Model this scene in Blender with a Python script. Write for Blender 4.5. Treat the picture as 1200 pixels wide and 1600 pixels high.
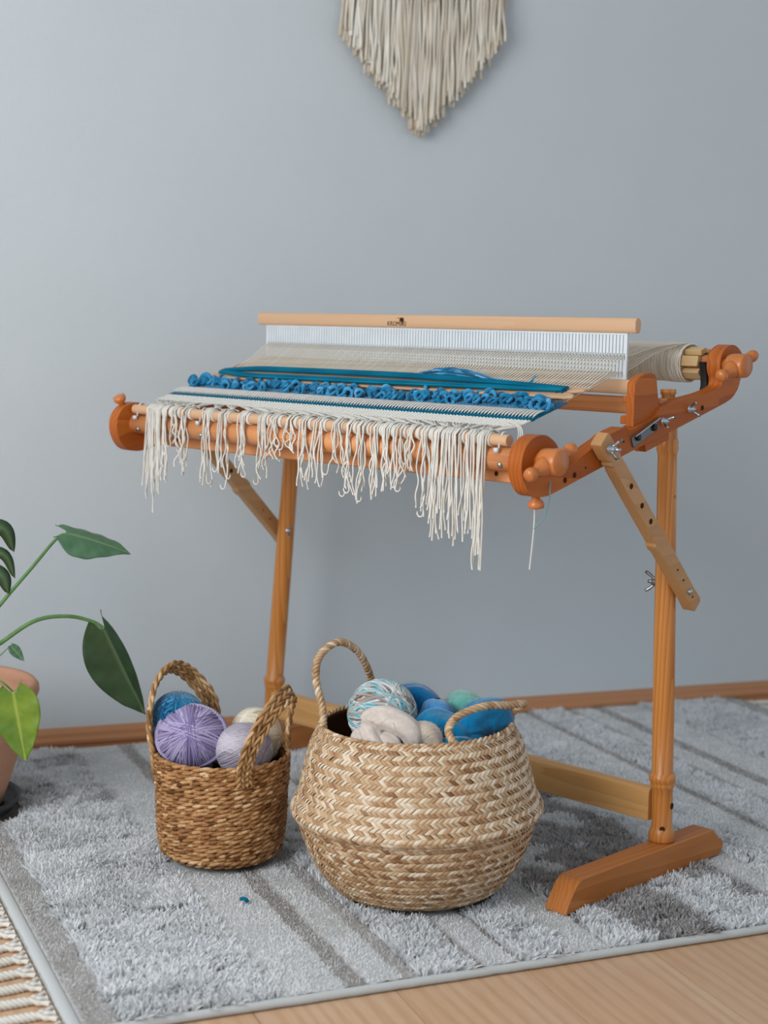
import bpy, bmesh, math, random
import numpy as np
from mathutils import Matrix, Vector, Euler
PI = math.pi
random.seed(7); rng = np.random.default_rng(7)
scene = bpy.context.scene
col = scene.collection
for o in list(bpy.data.objects): bpy.data.objects.remove(o)

# ---------------------------------------------------------------- camera, world, light, exposure
cam_d = bpy.data.cameras.new('camera'); cam = bpy.data.objects.new('camera', cam_d); col.objects.link(cam)
cam_d.sensor_fit = 'HORIZONTAL'; cam_d.sensor_width = 24; cam_d.lens = 50
cam.matrix_world = Matrix.Translation((0, 0, .85)) @ Matrix.Rotation(-.3638, 4, 'Z') @ Matrix.Rotation(PI/2-.1157, 4, 'X') @ Matrix.Rotation(.0224, 4, 'Z')
cam_d.clip_start = .05
cam_d.dof.use_dof = True; cam_d.dof.focus_distance = 2.4; cam_d.dof.aperture_fstop = 3.2
scene.camera = cam

world = bpy.data.worlds.new('world'); scene.world = world; world.use_nodes = True
bg = world.node_tree.nodes['Background']
bg.inputs['Color'].default_value = (.80, .90, 1.0, 1); bg.inputs['Strength'].default_value = .70

def area(name, loc, target, sx, sy, power, color):
    l = bpy.data.lights.new(name, 'AREA'); l.shape = 'RECTANGLE'; l.size = sx; l.size_y = sy; l.energy = power; l.color = color
    o = bpy.data.objects.new(name, l); col.objects.link(o); o.location = loc
    o.rotation_euler = (Vector(target)-Vector(loc)).to_track_quat('-Z', 'Y').to_euler(); return o
area('window_light', (-1.22, 1.15, 1.40), (1.2, 2.2, .9), 1.6, 1.4, 50, (.98, .99, 1.0))

scene.view_settings.view_transform = 'Standard'; scene.view_settings.look = 'None'
scene.view_settings.gamma = 1; scene.view_settings.use_curve_mapping = False
scene.view_settings.exposure = 0.0

# ---------------------------------------------------------------- materials
def srgb(r, g, b):
    f = lambda c: (c/255/12.92) if c/255 <= .04045 else ((c/255+.055)/1.055)**2.4
    return (f(r), f(g), f(b), 1)

class NT:
    def __init__(s, name, rough=.6, spec=.3):
        s.m = bpy.data.materials.new(name); s.m.use_nodes = True; s.t = s.m.node_tree
        s.b = s.t.nodes['Principled BSDF']; s.b.inputs['Roughness'].default_value = rough
        s.b.inputs['Specular IOR Level'].default_value = spec
    def n(s, typ, **kw):
        nd = s.t.nodes.new(typ)
        for k, v in kw.items():
            if k.startswith('i_'):
                key = k[2:].replace('_', ' '); nd.inputs[int(key) if key.isdigit() else key].default_value = v
            else: setattr(nd, k, v)
        return nd
    def l(s, a, b): s.t.links.new(a, b)
    def coord(s, scale=(1, 1, 1), rot=(0, 0, 0), kind='Object'):
        tc = s.n('ShaderNodeTexCoord'); mp = s.n('ShaderNodeMapping'); mp.inputs['Scale'].default_value = scale
        mp.inputs['Rotation'].default_value = rot; s.l(tc.outputs[kind], mp.inputs['Vector']); return mp.outputs['Vector']
    def noise(s, vec, scale, detail=4, rough=.55, dist=0):
        n = s.n('ShaderNodeTexNoise'); n.inputs['Scale'].default_value = scale; n.inputs['Detail'].default_value = detail
        n.inputs['Roughness'].default_value = rough; n.inputs['Distortion'].default_value = dist; s.l(vec, n.inputs['Vector']); return n.outputs['Fac']
    def ramp(s, fac, stops):
        r = s.n('ShaderNodeValToRGB'); e = r.color_ramp.elements
        while len(e) < len(stops): e.new(.5)
        for i, (p, c) in enumerate(stops): e[i].position = p; e[i].color = c
        s.l(fac, r.inputs['Fac']); return r.outputs['Color']
    def mix(s, fac, a, b, blend='MIX'):
        m = s.n('ShaderNodeMix', data_type='RGBA', blend_type=blend)
        for i, v in ((0, fac), (6, a), (7, b)):
            if hasattr(v, 'is_output'): s.l(v, m.inputs[i])
            else: m.inputs[i].default_value = v
        return m.outputs[2]
    def attr(s, name='tone'):
        return s.n('ShaderNodeAttribute', attribute_name=name).outputs['Fac']
    def bump(s, h, strength=.3, dist=.002):
        b = s.n('ShaderNodeBump'); b.inputs['Strength'].default_value = strength; b.inputs['Distance'].default_value = dist
        s.l(h, b.inputs['Height']); s.l(b.outputs['Normal'], s.b.inputs['Normal'])
    def base(s, c):
        if hasattr(c, 'is_output'): s.l(c, s.b.inputs['Base Color'])
        else: s.b.inputs['Base Color'].default_value = c

def wood(name, light, dark, axis='x', freq=60, contrast=.5, rough=.38, spec=.4, dist=3.0, stretch=14):
    t = NT(name, rough, spec)
    sc = {'x': (1/stretch, 1, 1), 'y': (1, 1/stretch, 1), 'z': (1, 1, 1/stretch)}[axis]
    v = t.coord(sc)
    big = t.noise(v, 12, 2, .5)
    w = t.n('ShaderNodeTexWave', wave_type='BANDS', bands_direction={'x': 'Y', 'y': 'X', 'z': 'X'}[axis], wave_profile='SAW')
    w.inputs['Scale'].default_value = freq; w.inputs['Distortion'].default_value = dist
    w.inputs['Detail'].default_value = 2; w.inputs['Detail Scale'].default_value = .6
    mx = t.n('ShaderNodeVectorMath', operation='ADD'); t.l(v, mx.inputs[0])
    bn = t.n('ShaderNodeTexNoise'); bn.inputs['Scale'].default_value = 14; t.l(v, bn.inputs['Vector'])
    scl = t.n('ShaderNodeVectorMath', operation='SCALE'); scl.inputs['Scale'].default_value = .05; t.l(bn.outputs['Color'], scl.inputs[0]); t.l(scl.outputs[0], mx.inputs[1])
    t.l(mx.outputs[0], w.inputs['Vector'])
    fine = t.noise(v, 420, 3, .7)
    c1 = t.mix(w.outputs['Fac'], light, dark)
    mid = tuple((a+b)/2 for a, b in zip(light, dark))
    c2 = t.mix(contrast, mid, c1)
    c3 = t.mix(t.ramp(big, [(.35, (0, 0, 0, 1)), (.7, (1, 1, 1, 1))]), c2, t.mix(.5, c2, dark))
    c4 = t.mix(.14, c3, t.ramp(fine, [(.3, dark), (.7, light)]))
    t.base(c4); t.bump(fine, .08, .001)
    return t.m

M = {}
M['loom_x'] = wood('oiled_alder_along_width', srgb(230, 166, 114), srgb(200, 126, 74), 'x', 40, .5, .4, .3)
M['loom_y'] = wood('oiled_alder_along_depth', srgb(206, 120, 52), srgb(150, 72, 22), 'y', 34, .65, .45, .22)
M['pine_z'] = wood('varnished_pine_upright', srgb(226, 160, 88), srgb(176, 100, 30), 'z', 44, .75, .3, .45, 5, 22)
M['pine_x'] = wood('pale_varnished_pine_rail', srgb(224, 178, 120), srgb(198, 146, 84), 'x', 44, .6, .33, .4)
M['brace'] = wood('pale_ash_brace', srgb(206, 164, 116), srgb(176, 128, 80), 'y', 60, .5, .42)
M['bar'] = wood('pale_beech_bar', srgb(218, 182, 148), srgb(204, 162, 124), 'x', 60, .4, .5)
M['foot'] = wood('oiled_alder_foot', srgb(204, 134, 74), srgb(166, 96, 40), 'y', 44, .6, .42, .25)

def plain(name, c, rough=.6, spec=.3, metal=0, var=None, scale=200, bump=0, sss=0, sheen=0):
    t = NT(name, rough, spec); t.b.inputs['Metallic'].default_value = metal
    v = t.coord(); nz = t.noise(v, scale, 4)
    if var is None: var = tuple(x*.8 for x in c[:3])+(1,)
    t.base(t.mix(t.ramp(nz, [(.3, (0, 0, 0, 1)), (.7, (1, 1, 1, 1))]), c, var))
    if bump: t.bump(nz, bump, .002)
    if sheen: t.b.inputs['Sheen Weight'].default_value = sheen; t.b.inputs['Sheen Roughness'].default_value = .5
    return t.m
def toned(name, stops, rough=.85, spec=.1, fine=900, bump=.25, sheen=0, stretch=(1, 1, 1), amt=.2):
    t = NT(name, rough, spec)
    base = t.ramp(t.attr(), stops)
    nz = t.noise(t.coord(stretch), fine, 3, .7)
    t.base(t.mix(amt, base, t.mix(nz, (0.05, .04, .03, 1), (1, 1, 1, 1)), 'OVERLAY'))
    if bump: t.bump(nz, bump, .001)
    if sheen: t.b.inputs['Sheen Weight'].default_value = sheen
    return t.m
M['steel'] = plain('zinc_steel', srgb(190, 200, 208), .25, .5, 1, scale=60)
M['plate'] = plain('brushed_dark_steel', srgb(120, 124, 126), .4, .5, .9, scale=300)
M['black'] = plain('black_plastic', srgb(28, 28, 30), .4, .4)
M['hole'] = plain('dark_hole', srgb(76, 48, 30), .9, .05)
M['tie'] = plain('clear_nylon', srgb(225, 230, 234), .3, .5)
M['reed'] = plain('white_nylon_reed', srgb(222, 230, 234), .45, .35, scale=30, var=srgb(212, 220, 226))
M['cotton'] = toned('cream_cotton_yarn', [(0, srgb(190, 184, 172)), (.5, srgb(216, 213, 204)), (1, srgb(232, 231, 226))])
M['warp'] = toned('cream_cotton_warp', [(0, srgb(212, 200, 180)), (.5, srgb(226, 218, 202)), (1, srgb(238, 233, 222))])
M['white_yarn'] = toned('white_cotton_weft', [(0, srgb(206, 204, 198)), (1, srgb(236, 234, 228))])
M['teal'] = toned('teal_yarn', [(0, srgb(0, 82, 112)), (.5, srgb(6, 112, 142)), (1, srgb(30, 140, 168))])
M['blue_wool'] = toned('variegated_blue_wool', [(0, srgb(0, 84, 122)), (.45, srgb(8, 122, 168)), (.8, srgb(64, 156, 204)), (1, srgb(134, 176, 220))], sheen=.3)
M['ink'] = plain('dark_brown_print', srgb(70, 48, 34), .8, .1)

# ---------------------------------------------------------------- mesh helpers
def mesh_obj(name, V, F, mat, parent=None, smooth=True, tone=None, loc=None):
    V = np.asarray(V, dtype=np.float32).reshape(-1, 3)
    me = bpy.data.meshes.new(name)
    if isinstance(F, np.ndarray) and F.ndim == 2:
        nf, k = F.shape
        me.vertices.add(len(V)); me.vertices.foreach_set('co', V.ravel())
        me.loops.add(nf*k); me.loops.foreach_set('vertex_index', F.ravel().astype(np.int32))
        me.polygons.add(nf); me.polygons.foreach_set('loop_start', np.arange(0, nf*k, k, dtype=np.int32))
        me.update(calc_edges=True)
    else: me.from_pydata([tuple(map(float, v)) for v in V], [], [tuple(int(i) for i in f) for f in F])
    me.polygons.foreach_set('use_smooth', np.full(len(me.polygons), smooth))
    if tone is not None:
        a = me.attributes.new('tone', 'FLOAT', 'POINT'); a.data.foreach_set('value', np.asarray(tone, dtype=np.float32))
    me.update()
    me.materials.append(mat)
    o = bpy.data.objects.new(name, me); col.objects.link(o)
    if parent is not None: o.parent = parent
    if loc is not None: o.location = loc
    return o

def tag(o, label=None, cat=None, group=None, kind=None):
    if label: o['label'] = label
    if cat: o['category'] = cat
    if group: o['group'] = group
    if kind: o['kind'] = kind
    return o
def empty(name, loc=(0, 0, 0), rz=0, **kw):
    o = bpy.data.objects.new(name, None); col.objects.link(o); o.location = loc; o.rotation_euler = (0, 0, rz); o.empty_display_size = .05
    return tag(o, **kw)
def bevel(o, w=.0015, seg=2, ang=35):
    m = o.modifiers.new('bevel', 'BEVEL'); m.width = w; m.segments = seg; m.limit_method = 'ANGLE'; m.angle_limit = math.radians(ang); m.harden_normals = False
    return o
def nrm(a): return a/np.maximum(np.linalg.norm(a, axis=-1, keepdims=True), 1e-9)

class MB:
    """collects geometry (mixed polygons) for one mesh"""
    def __init__(s): s.V = []; s.F = []; s.T = []; s.n = 0
    def add(s, V, F, tone=.5):
        V = np.asarray(V, float).reshape(-1, 3)
        if isinstance(F, np.ndarray): s.F.append(F+s.n)
        else: s.F.append([[i+s.n for i in f] for f in F])
        s.V.append(V); t = np.asarray(tone, float); s.T.append(np.full(len(V), float(t)) if t.ndim == 0 else t); s.n += len(V)
        return s
    def box(s, c, d, rot=None, tone=.5):
        x, y, z = [v/2 for v in d]
        V = np.array([(-x, -y, -z), (x, -y, -z), (x, y, -z), (-x, y, -z), (-x, -y, z), (x, -y, z), (x, y, z), (-x, y, z)])
        if rot is not None: V = V @ np.array(rot).T
        return s.add(V+np.array(c), np.array([(0, 3, 2, 1), (4, 5, 6, 7), (0, 1, 5, 4), (1, 2, 6, 5), (2, 3, 7, 6), (3, 0, 4, 7)]), tone)
    def prism(s, pts, a, b, plane='yz', tone=.5):
        n = len(pts); ax = {'yz': (1, 2, 0), 'xz': (0, 2, 1), 'xy': (0, 1, 2)}[plane]
        V = np.zeros((2*n, 3))
        for k, h in ((0, a), (1, b)):
            for i, (p, q) in enumerate(pts): V[k*n+i, ax[0]] = p; V[k*n+i, ax[1]] = q; V[k*n+i, ax[2]] = h
        ar = sum(pts[i][0]*pts[(i+1) % n][1]-pts[(i+1) % n][0]*pts[i][1] for i in range(n))
        F = [list(range(n))[::-1], list(range(n, 2*n))]+[[i, (i+1) % n, n+(i+1) % n, n+i] for i in range(n)]
        flip = (ar < 0) ^ (plane == 'xz') ^ (b < a)
        if flip: F = [f[::-1] for f in F]
        return s.add(V, F, tone)
    def lathe(s, prof, n=24, M4=None, tone=.5, a0=0):
        """prof: (r, h) list from start to end, along +z of M4"""
        k = len(prof); th = np.arange(n)/n*2*PI+a0
        r = np.array([p[0] for p in prof]); h = np.array([p[1] for p in prof])
        V = np.stack([np.outer(r, np.cos(th)), np.outer(r, np.sin(th)), np.repeat(h[:, None], n, 1)], -1).reshape(-1, 3)
        F = []
        for i in range(k-1):
            for j in range(n): F.append((i*n+j, i*n+(j+1) % n, (i+1)*n+(j+1) % n, (i+1)*n+j))
        F.append(tuple(range(n))[::-1]); F.append(tuple((k-1)*n+j for j in range(n)))
        if M4 is not None:
            A = np.array(M4); V = V @ A[:3, :3].T + A[:3, 3]
        return s.add(V, F, tone)
    def tube(s, P, r, n=6, ref=(0, 0, 1), closed=False, caps=True, tone=.5):
        P = np.asarray(P, float); k = len(P)
        if closed: t = np.roll(P, -1, 0)-np.roll(P, 1, 0)
        else: t = np.gradient(P, axis=0)
        t = nrm(t); ref = np.broadcast_to(np.asarray(ref, float), P.shape)
        a = np.cross(t, ref); bad = np.linalg.norm(a, axis=1) < 1e-4
        if bad.any(): a[bad] = np.cross(t[bad], (.3, .9, .2))
        a = nrm(a); b = np.cross(t, a)
        r = np.broadcast_to(np.asarray(r, float), (k,))
        th = np.arange(n)/n*2*PI
        V = (P[:, None]+r[:, None, None]*(a[:, None]*np.cos(th)[None, :, None]+b[:, None]*np.sin(th)[None, :, None])).reshape(-1, 3)
        m = k if closed else k-1
        i = np.arange(m)[:, None]; j = np.arange(n)[None]
        i2 = (i+1) % k; j2 = (j+1) % n
        F = np.stack([i*n+j, i2*n+j, i2*n+j2, i*n+j2], -1).reshape(-1, 4)[:, ::-1]
        tn = np.asarray(tone, float)
        if tn.ndim == 1: tn = np.repeat(tn, n)
        s.add(V, F, tn)
        if caps and not closed:
            o = s.n-len(V)
            s.F.append([[o+q for q in range(n)], [o+(k-1)*n+q for q in range(n)][::-1]])
        return s
    def build(s, name, mat, parent=None, smooth=True, bev=0, tone=True, seg=2):
        V = np.concatenate(s.V); T = np.concatenate(s.T)
        if all(isinstance(f, np.ndarray) and f.shape[1] == 4 for f in s.F): F = np.concatenate(s.F)
        else: F = [f for g in s.F for f in (g.tolist() if isinstance(g, np.ndarray) else g)]
        o = mesh_obj(name, V, F, mat, parent, smooth, T if tone else None)
        if bev:
            bevel(o, bev, seg)
            for p in o.data.polygons: p.use_smooth = True
            w = o.modifiers.new('wn', 'WEIGHTED_NORMAL'); w.keep_sharp = False
        return o
def frame(origin, zdir, up=(0, 0, 1)):
    z = Vector(zdir).normalized(); u = Vector(up)
    if abs(z.dot(u)) > .98: u = Vector((0, 1, 0))
    x = u.cross(z).normalized(); y = z.cross(x)
    return Matrix(((x.x, y.x, z.x, origin[0]), (x.y, y.y, z.y, origin[1]), (x.z, y.z, z.z, origin[2]), (0, 0, 0, 1)))
def spline(pts, n, closed=False):
    P = np.asarray(pts, float); k = len(P)
    if not closed:
        P = np.vstack([2*P[0]-P[1], P, 2*P[-1]-P[-2]]); m = k-1
    else: P = np.vstack([P[-1], P, P[0], P[1]]); m = k
    u = np.linspace(0, m, n, endpoint=not closed); i = np.minimum(u.astype(int), m-1); f = (u-i)[:, None]
    p0, p1, p2, p3 = P[i], P[i+1], P[i+2], P[i+3]
    return .5*((2*p1)+(-p0+p2)*f+(2*p0-5*p1+4*p2-p3)*f**2+(-p0+3*p1-3*p2+p3)*f**3)

# ---------------------------------------------------------------- room
def wall_mat():
    t = NT('woven_texture_wallpaper', .85, .15)
    v = t.coord()
    a = t.n('ShaderNodeTexWave', wave_type='BANDS', bands_direction='X'); a.inputs['Scale'].default_value = 130; a.inputs['Distortion'].default_value = 6; a.inputs['Detail'].default_value = 3; t.l(t.coord((1, 1, .12)), a.inputs['Vector'])
    b = t.n('ShaderNodeTexWave', wave_type='BANDS', bands_direction='Z'); b.inputs['Scale'].default_value = 110; b.inputs['Distortion'].default_value = 6; b.inputs['Detail'].default_value = 3; t.l(t.coord((.12, 1, 1)), b.inputs['Vector'])
    m = t.n('ShaderNodeMath', operation='ADD'); t.l(a.outputs['Fac'], m.inputs[0]); t.l(b.outputs['Fac'], m.inputs[1])
    nz = t.noise(v, 5, 3)
    t.base(t.mix(nz, srgb(200, 209, 214), srgb(206, 214, 219))); t.bump(m.outputs[0], .26, .002); return t.m
M['wall'] = wall_mat()
M['plain_wall'] = plain('white_paint', srgb(226, 226, 224), .9, .1)
def struct(o): o['kind'] = 'structure'; return o
struct(MB().box((1.3, 3.17, 1.25), (5.5, .1, 2.6)).build('wall_back', M['wall'], smooth=False))
# left wall with a window opening (light comes in through it)
wl = MB()
wl.box((-1.35, 2.56, 1.25), (.1, 1.12, 2.6)); wl.box((-1.35, -.36, 1.25), (.1, 1.2, 2.6))
wl.box((-1.35, 1.12, .33), (.1, 1.76, .76)); wl.box((-1.35, 1.12, 2.42), (.1, 1.76, .26))
struct(wl.build('wall_left', M['plain_wall'], smooth=False))
wf = struct(empty('window_1', (-1.35, 1.12, 1.5)))
M['white_gloss'] = plain('white_gloss_paint', srgb(235, 235, 235), .4, .4)
for nm, c, d in (('window_frame', (0, -.85, 0), (.06, .05, 1.58)), ('window_frame', (0, .85, 0), (.06, .05, 1.58)), ('window_frame', (0, 0, .765), (.06, 1.66, .05)), ('window_frame', (0, 0, -.765), (.06, 1.66, .05)), ('mullion', (0, 0, 0), (.05, .04, 1.48))):
    MB().box(c, d).build(nm, M['white_gloss'], wf, False, .003)
struct(MB().box((1.4, 1.1, 2.6), (5.5, 4.2, .1)).build('ceiling', M['plain_wall'], smooth=False))

def floor_mat():
    t = NT('oak_laminate', .42, .35)
    v = t.coord((1, .09, 1)); vec = t.n('ShaderNodeVectorMath', operation='ADD'); oi = t.n('ShaderNodeObjectInfo')
    s = t.n('ShaderNodeVectorMath', operation='SCALE'); s.inputs['Scale'].default_value = 37; cb = t.n('ShaderNodeCombineXYZ')
    t.l(oi.outputs['Random'], cb.inputs[0]); t.l(oi.outputs['Random'], cb.inputs[1]); t.l(cb.outputs[0], s.inputs[0]); t.l(v, vec.inputs[0]); t.l(s.outputs[0], vec.inputs[1])
    p = vec.outputs[0]
    big = t.noise(p, 7, 3, .5, 1.5); w = t.n('ShaderNodeTexWave', wave_type='BANDS', bands_direction='X', wave_profile='SIN')
    w.inputs['Scale'].default_value = 14; w.inputs['Distortion'].default_value = 9; w.inputs['Detail'].default_value = 3; w.inputs['Detail Scale'].default_value = .7; t.l(p, w.inputs['Vector'])
    fine = t.noise(p, 160, 4, .7)
    c = t.mix(t.ramp(w.outputs['Fac'], [(.35, (0, 0, 0, 1)), (.95, (.5, .5, .5, 1))]), srgb(210, 178, 148), srgb(184, 146, 114))
    c = t.mix(t.ramp(big, [(.35, (0, 0, 0, 1)), (.75, (.5, .5, .5, 1))]), c, srgb(192, 146, 104))
    c = t.mix(.16, c, t.ramp(fine, [(.35, srgb(172, 124, 86)), (.65, srgb(220, 184, 148))]))
    t.base(c); t.bump(fine, .05, .001); return t.m
M['floor'] = floor_mat()
M['seam'] = plain('dark_floor_seam', srgb(120, 80, 52), .8)
fl = struct(MB().box((1.4, 1.35, -.03), (5.4, 3.55, .04)).build('floor', M['seam'], smooth=False))
pw, pl = .193, 1.29
pmesh = None
for i in range(27):
    for j in range(4):
        cx = -1.2+pw*(i+.5); cy = -.75+pl*j+(i*.43 % 1.0)*pl*.9-.6
        y0, y1 = max(cy, -.42), min(cy+pl, 3.12)
        if y1-y0 < .05: continue
        if y1-y0 > pl-.001:
            if pmesh is None:
                o = MB().box((0, 0, -.005), (pw-.0012, pl-.0012, .010)).build('plank', M['floor'], fl, False); pmesh = o.data
            else:
                o = bpy.data.objects.new('plank', pmesh); col.objects.link(o); o.parent = fl
        else: o = MB().box((0, 0, -.005), (pw-.0012, y1-y0-.0012, .010)).build('plank', M['floor'], fl, False)
        o.location = (cx, (y0+y1)/2, 0)
M['skirt'] = wood('stained_skirting', srgb(196, 144, 104), srgb(172, 116, 78), 'x', 20, .3, .4)
sk = [(3.12, 0), (3.106, 0), (3.106, .012), (3.102, .016), (3.102, .022), (3.107, .028), (3.108, .036), (3.112, .043), (3.12, .045)]
struct(MB().prism(sk, -1.3, 4.0, 'yz').build('baseboard_back', M['skirt'], smooth=False))

# ---------------------------------------------------------------- rug
RUG_A = .0395
rug = empty('rug', (.40635, 1.85626, 0), RUG_A, label='large pale grey shag rug with flat stripes and white fringed ends', cat='rug')
U0, U1, V0, V1 = -.098, 1.714, -.027, 1.212
MID = (U0+U1)/2
def mir(u): return np.where(u > MID, U0+U1-u, u)
# zones in mirrored u : (start, end, kind)  shag / low pile with tone
ZL = [(-.098, -.078, 'bind', .9), (-.078, -.036, 'low', .40), (-.036, .165, 'shag', .8), (.165, .257, 'low', .86), (.257, .286, 'low', .30), (.286, .336, 'low', .86),
      (.336, .361, 'low', .42), (.361, .437, 'shag', .82), (.437, .454, 'low', .30), (.454, .502, 'low', .84), (.502, .511, 'low', .3), (.511, .586, 'shag', .78), (.586, .65, 'low', .84), (.65, .81, 'cshag', .7)]
M['binding'] = toned('rug_binding', [(0, srgb(172, 176, 176)), (1, srgb(194, 198, 198))])
def rugtop(n=420, m=300):
    us = np.linspace(U0, U1, n); vs = np.linspace(V0, V1, m); Ug, Vg = np.meshgrid(us, vs, indexing='ij')
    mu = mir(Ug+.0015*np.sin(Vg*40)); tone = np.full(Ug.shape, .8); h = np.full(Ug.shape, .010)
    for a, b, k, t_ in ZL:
        q = (mu >= a) & (mu < b); tone[q] = t_ if k in ('low', 'bind') else .1  # base under the shag darkened: shade in the pile creases put into colour
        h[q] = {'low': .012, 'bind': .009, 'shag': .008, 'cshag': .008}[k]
    h += rng.normal(0, .0006, h.shape)
    V = np.stack([Ug, Vg, h], -1).reshape(-1, 3)
    i = np.arange(n-1)[:, None]; j = np.arange(m-1)[None]
    F = np.stack([i*m+j, (i+1)*m+j, (i+1)*m+j+1, i*m+j+1], -1).reshape(-1, 4)
    return V, F, tone.ravel()
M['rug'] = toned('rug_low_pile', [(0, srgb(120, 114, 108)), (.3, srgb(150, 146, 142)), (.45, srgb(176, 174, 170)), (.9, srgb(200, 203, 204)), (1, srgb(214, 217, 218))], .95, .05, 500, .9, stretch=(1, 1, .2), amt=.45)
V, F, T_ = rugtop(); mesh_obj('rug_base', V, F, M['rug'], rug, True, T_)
for v in (V0-.003, V1+.003):
    mb = MB(); mb.tube([(U0, v, .0065), (U1, v, .0065)] if 0 else np.stack([np.linspace(U0, U1, 120), np.full(120, v)+rng.normal(0, .0004, 120), np.full(120, .0065)], 1), .0062, 8, tone=.95)
    tag(mb.build('edge_piping', M['binding'], rug), label='white corded piping along the long edges')
for u in (U0+.010, U1-.010):
    mb = MB()
    pts = [(u-.009, .001), (u-.0085, .010), (u-.005, .0130), (u+.004, .0130), (u+.008, .010), (u+.009, .001)]
    mb.prism(pts, V0-.006, V1+.006, 'xz', tone=.9)
    tag(mb.build('end_binding', M['binding'], rug, True), label='white flat woven band at the fringed ends')

SMALL_C = (.641, 2.372); BIG_C = (.884, 2.147)
ca, sa = math.cos(RUG_A), math.sin(RUG_A)
def to_rug(x, y): dx, dy = x-.40635, y-1.85626; return dx*ca+dy*sa, -dx*sa+dy*ca
def rug_world(u, v): return .40635+u*ca-v*sa, 1.85626+u*sa+v*ca
LA = -1.1324; LO = np.array([1.08359, 2.5322])
def in_foot(u, v):
    x, y = rug_world(u, v); dx, dy = x-LO[0], y-LO[1]; c, s = math.cos(LA), math.sin(LA)
    lx = dx*c+dy*s; ly = -dx*s+dy*c; r = np.zeros(np.shape(u), bool)
    for fx in (.4695, -.455): r |= (abs(lx-fx) < .020) & (ly > -.272) & (ly < .142)
    return r
POT_C = (.250, 2.732)
def blocked(u, v):
    x, y = rug_world(u, v)
    return ((x-SMALL_C[0])**2+(y-SMALL_C[1])**2 < .086**2) | ((x-BIG_C[0])**2+(y-BIG_C[1])**2 < .118**2) | ((x-POT_C[0])**2+(y-POT_C[1])**2 < .135**2) | in_foot(u, v)
def vnoise(u, v, f, seed):
    r = np.random.default_rng(seed); g = r.random((128, 128)); x = u*f+17; y = v*f+9
    xi = np.floor(x).astype(int); yi = np.floor(y).astype(int); fx = x-xi; fy = y-yi; fx = fx*fx*(3-2*fx); fy = fy*fy*(3-2*fy)
    G = lambda a, b: g[a % 128, b % 128]
    return (G(xi, yi)*(1-fx)+G(xi+1, yi)*fx)*(1-fy)+(G(xi, yi+1)*(1-fx)+G(xi+1, yi+1)*fx)*fy
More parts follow.
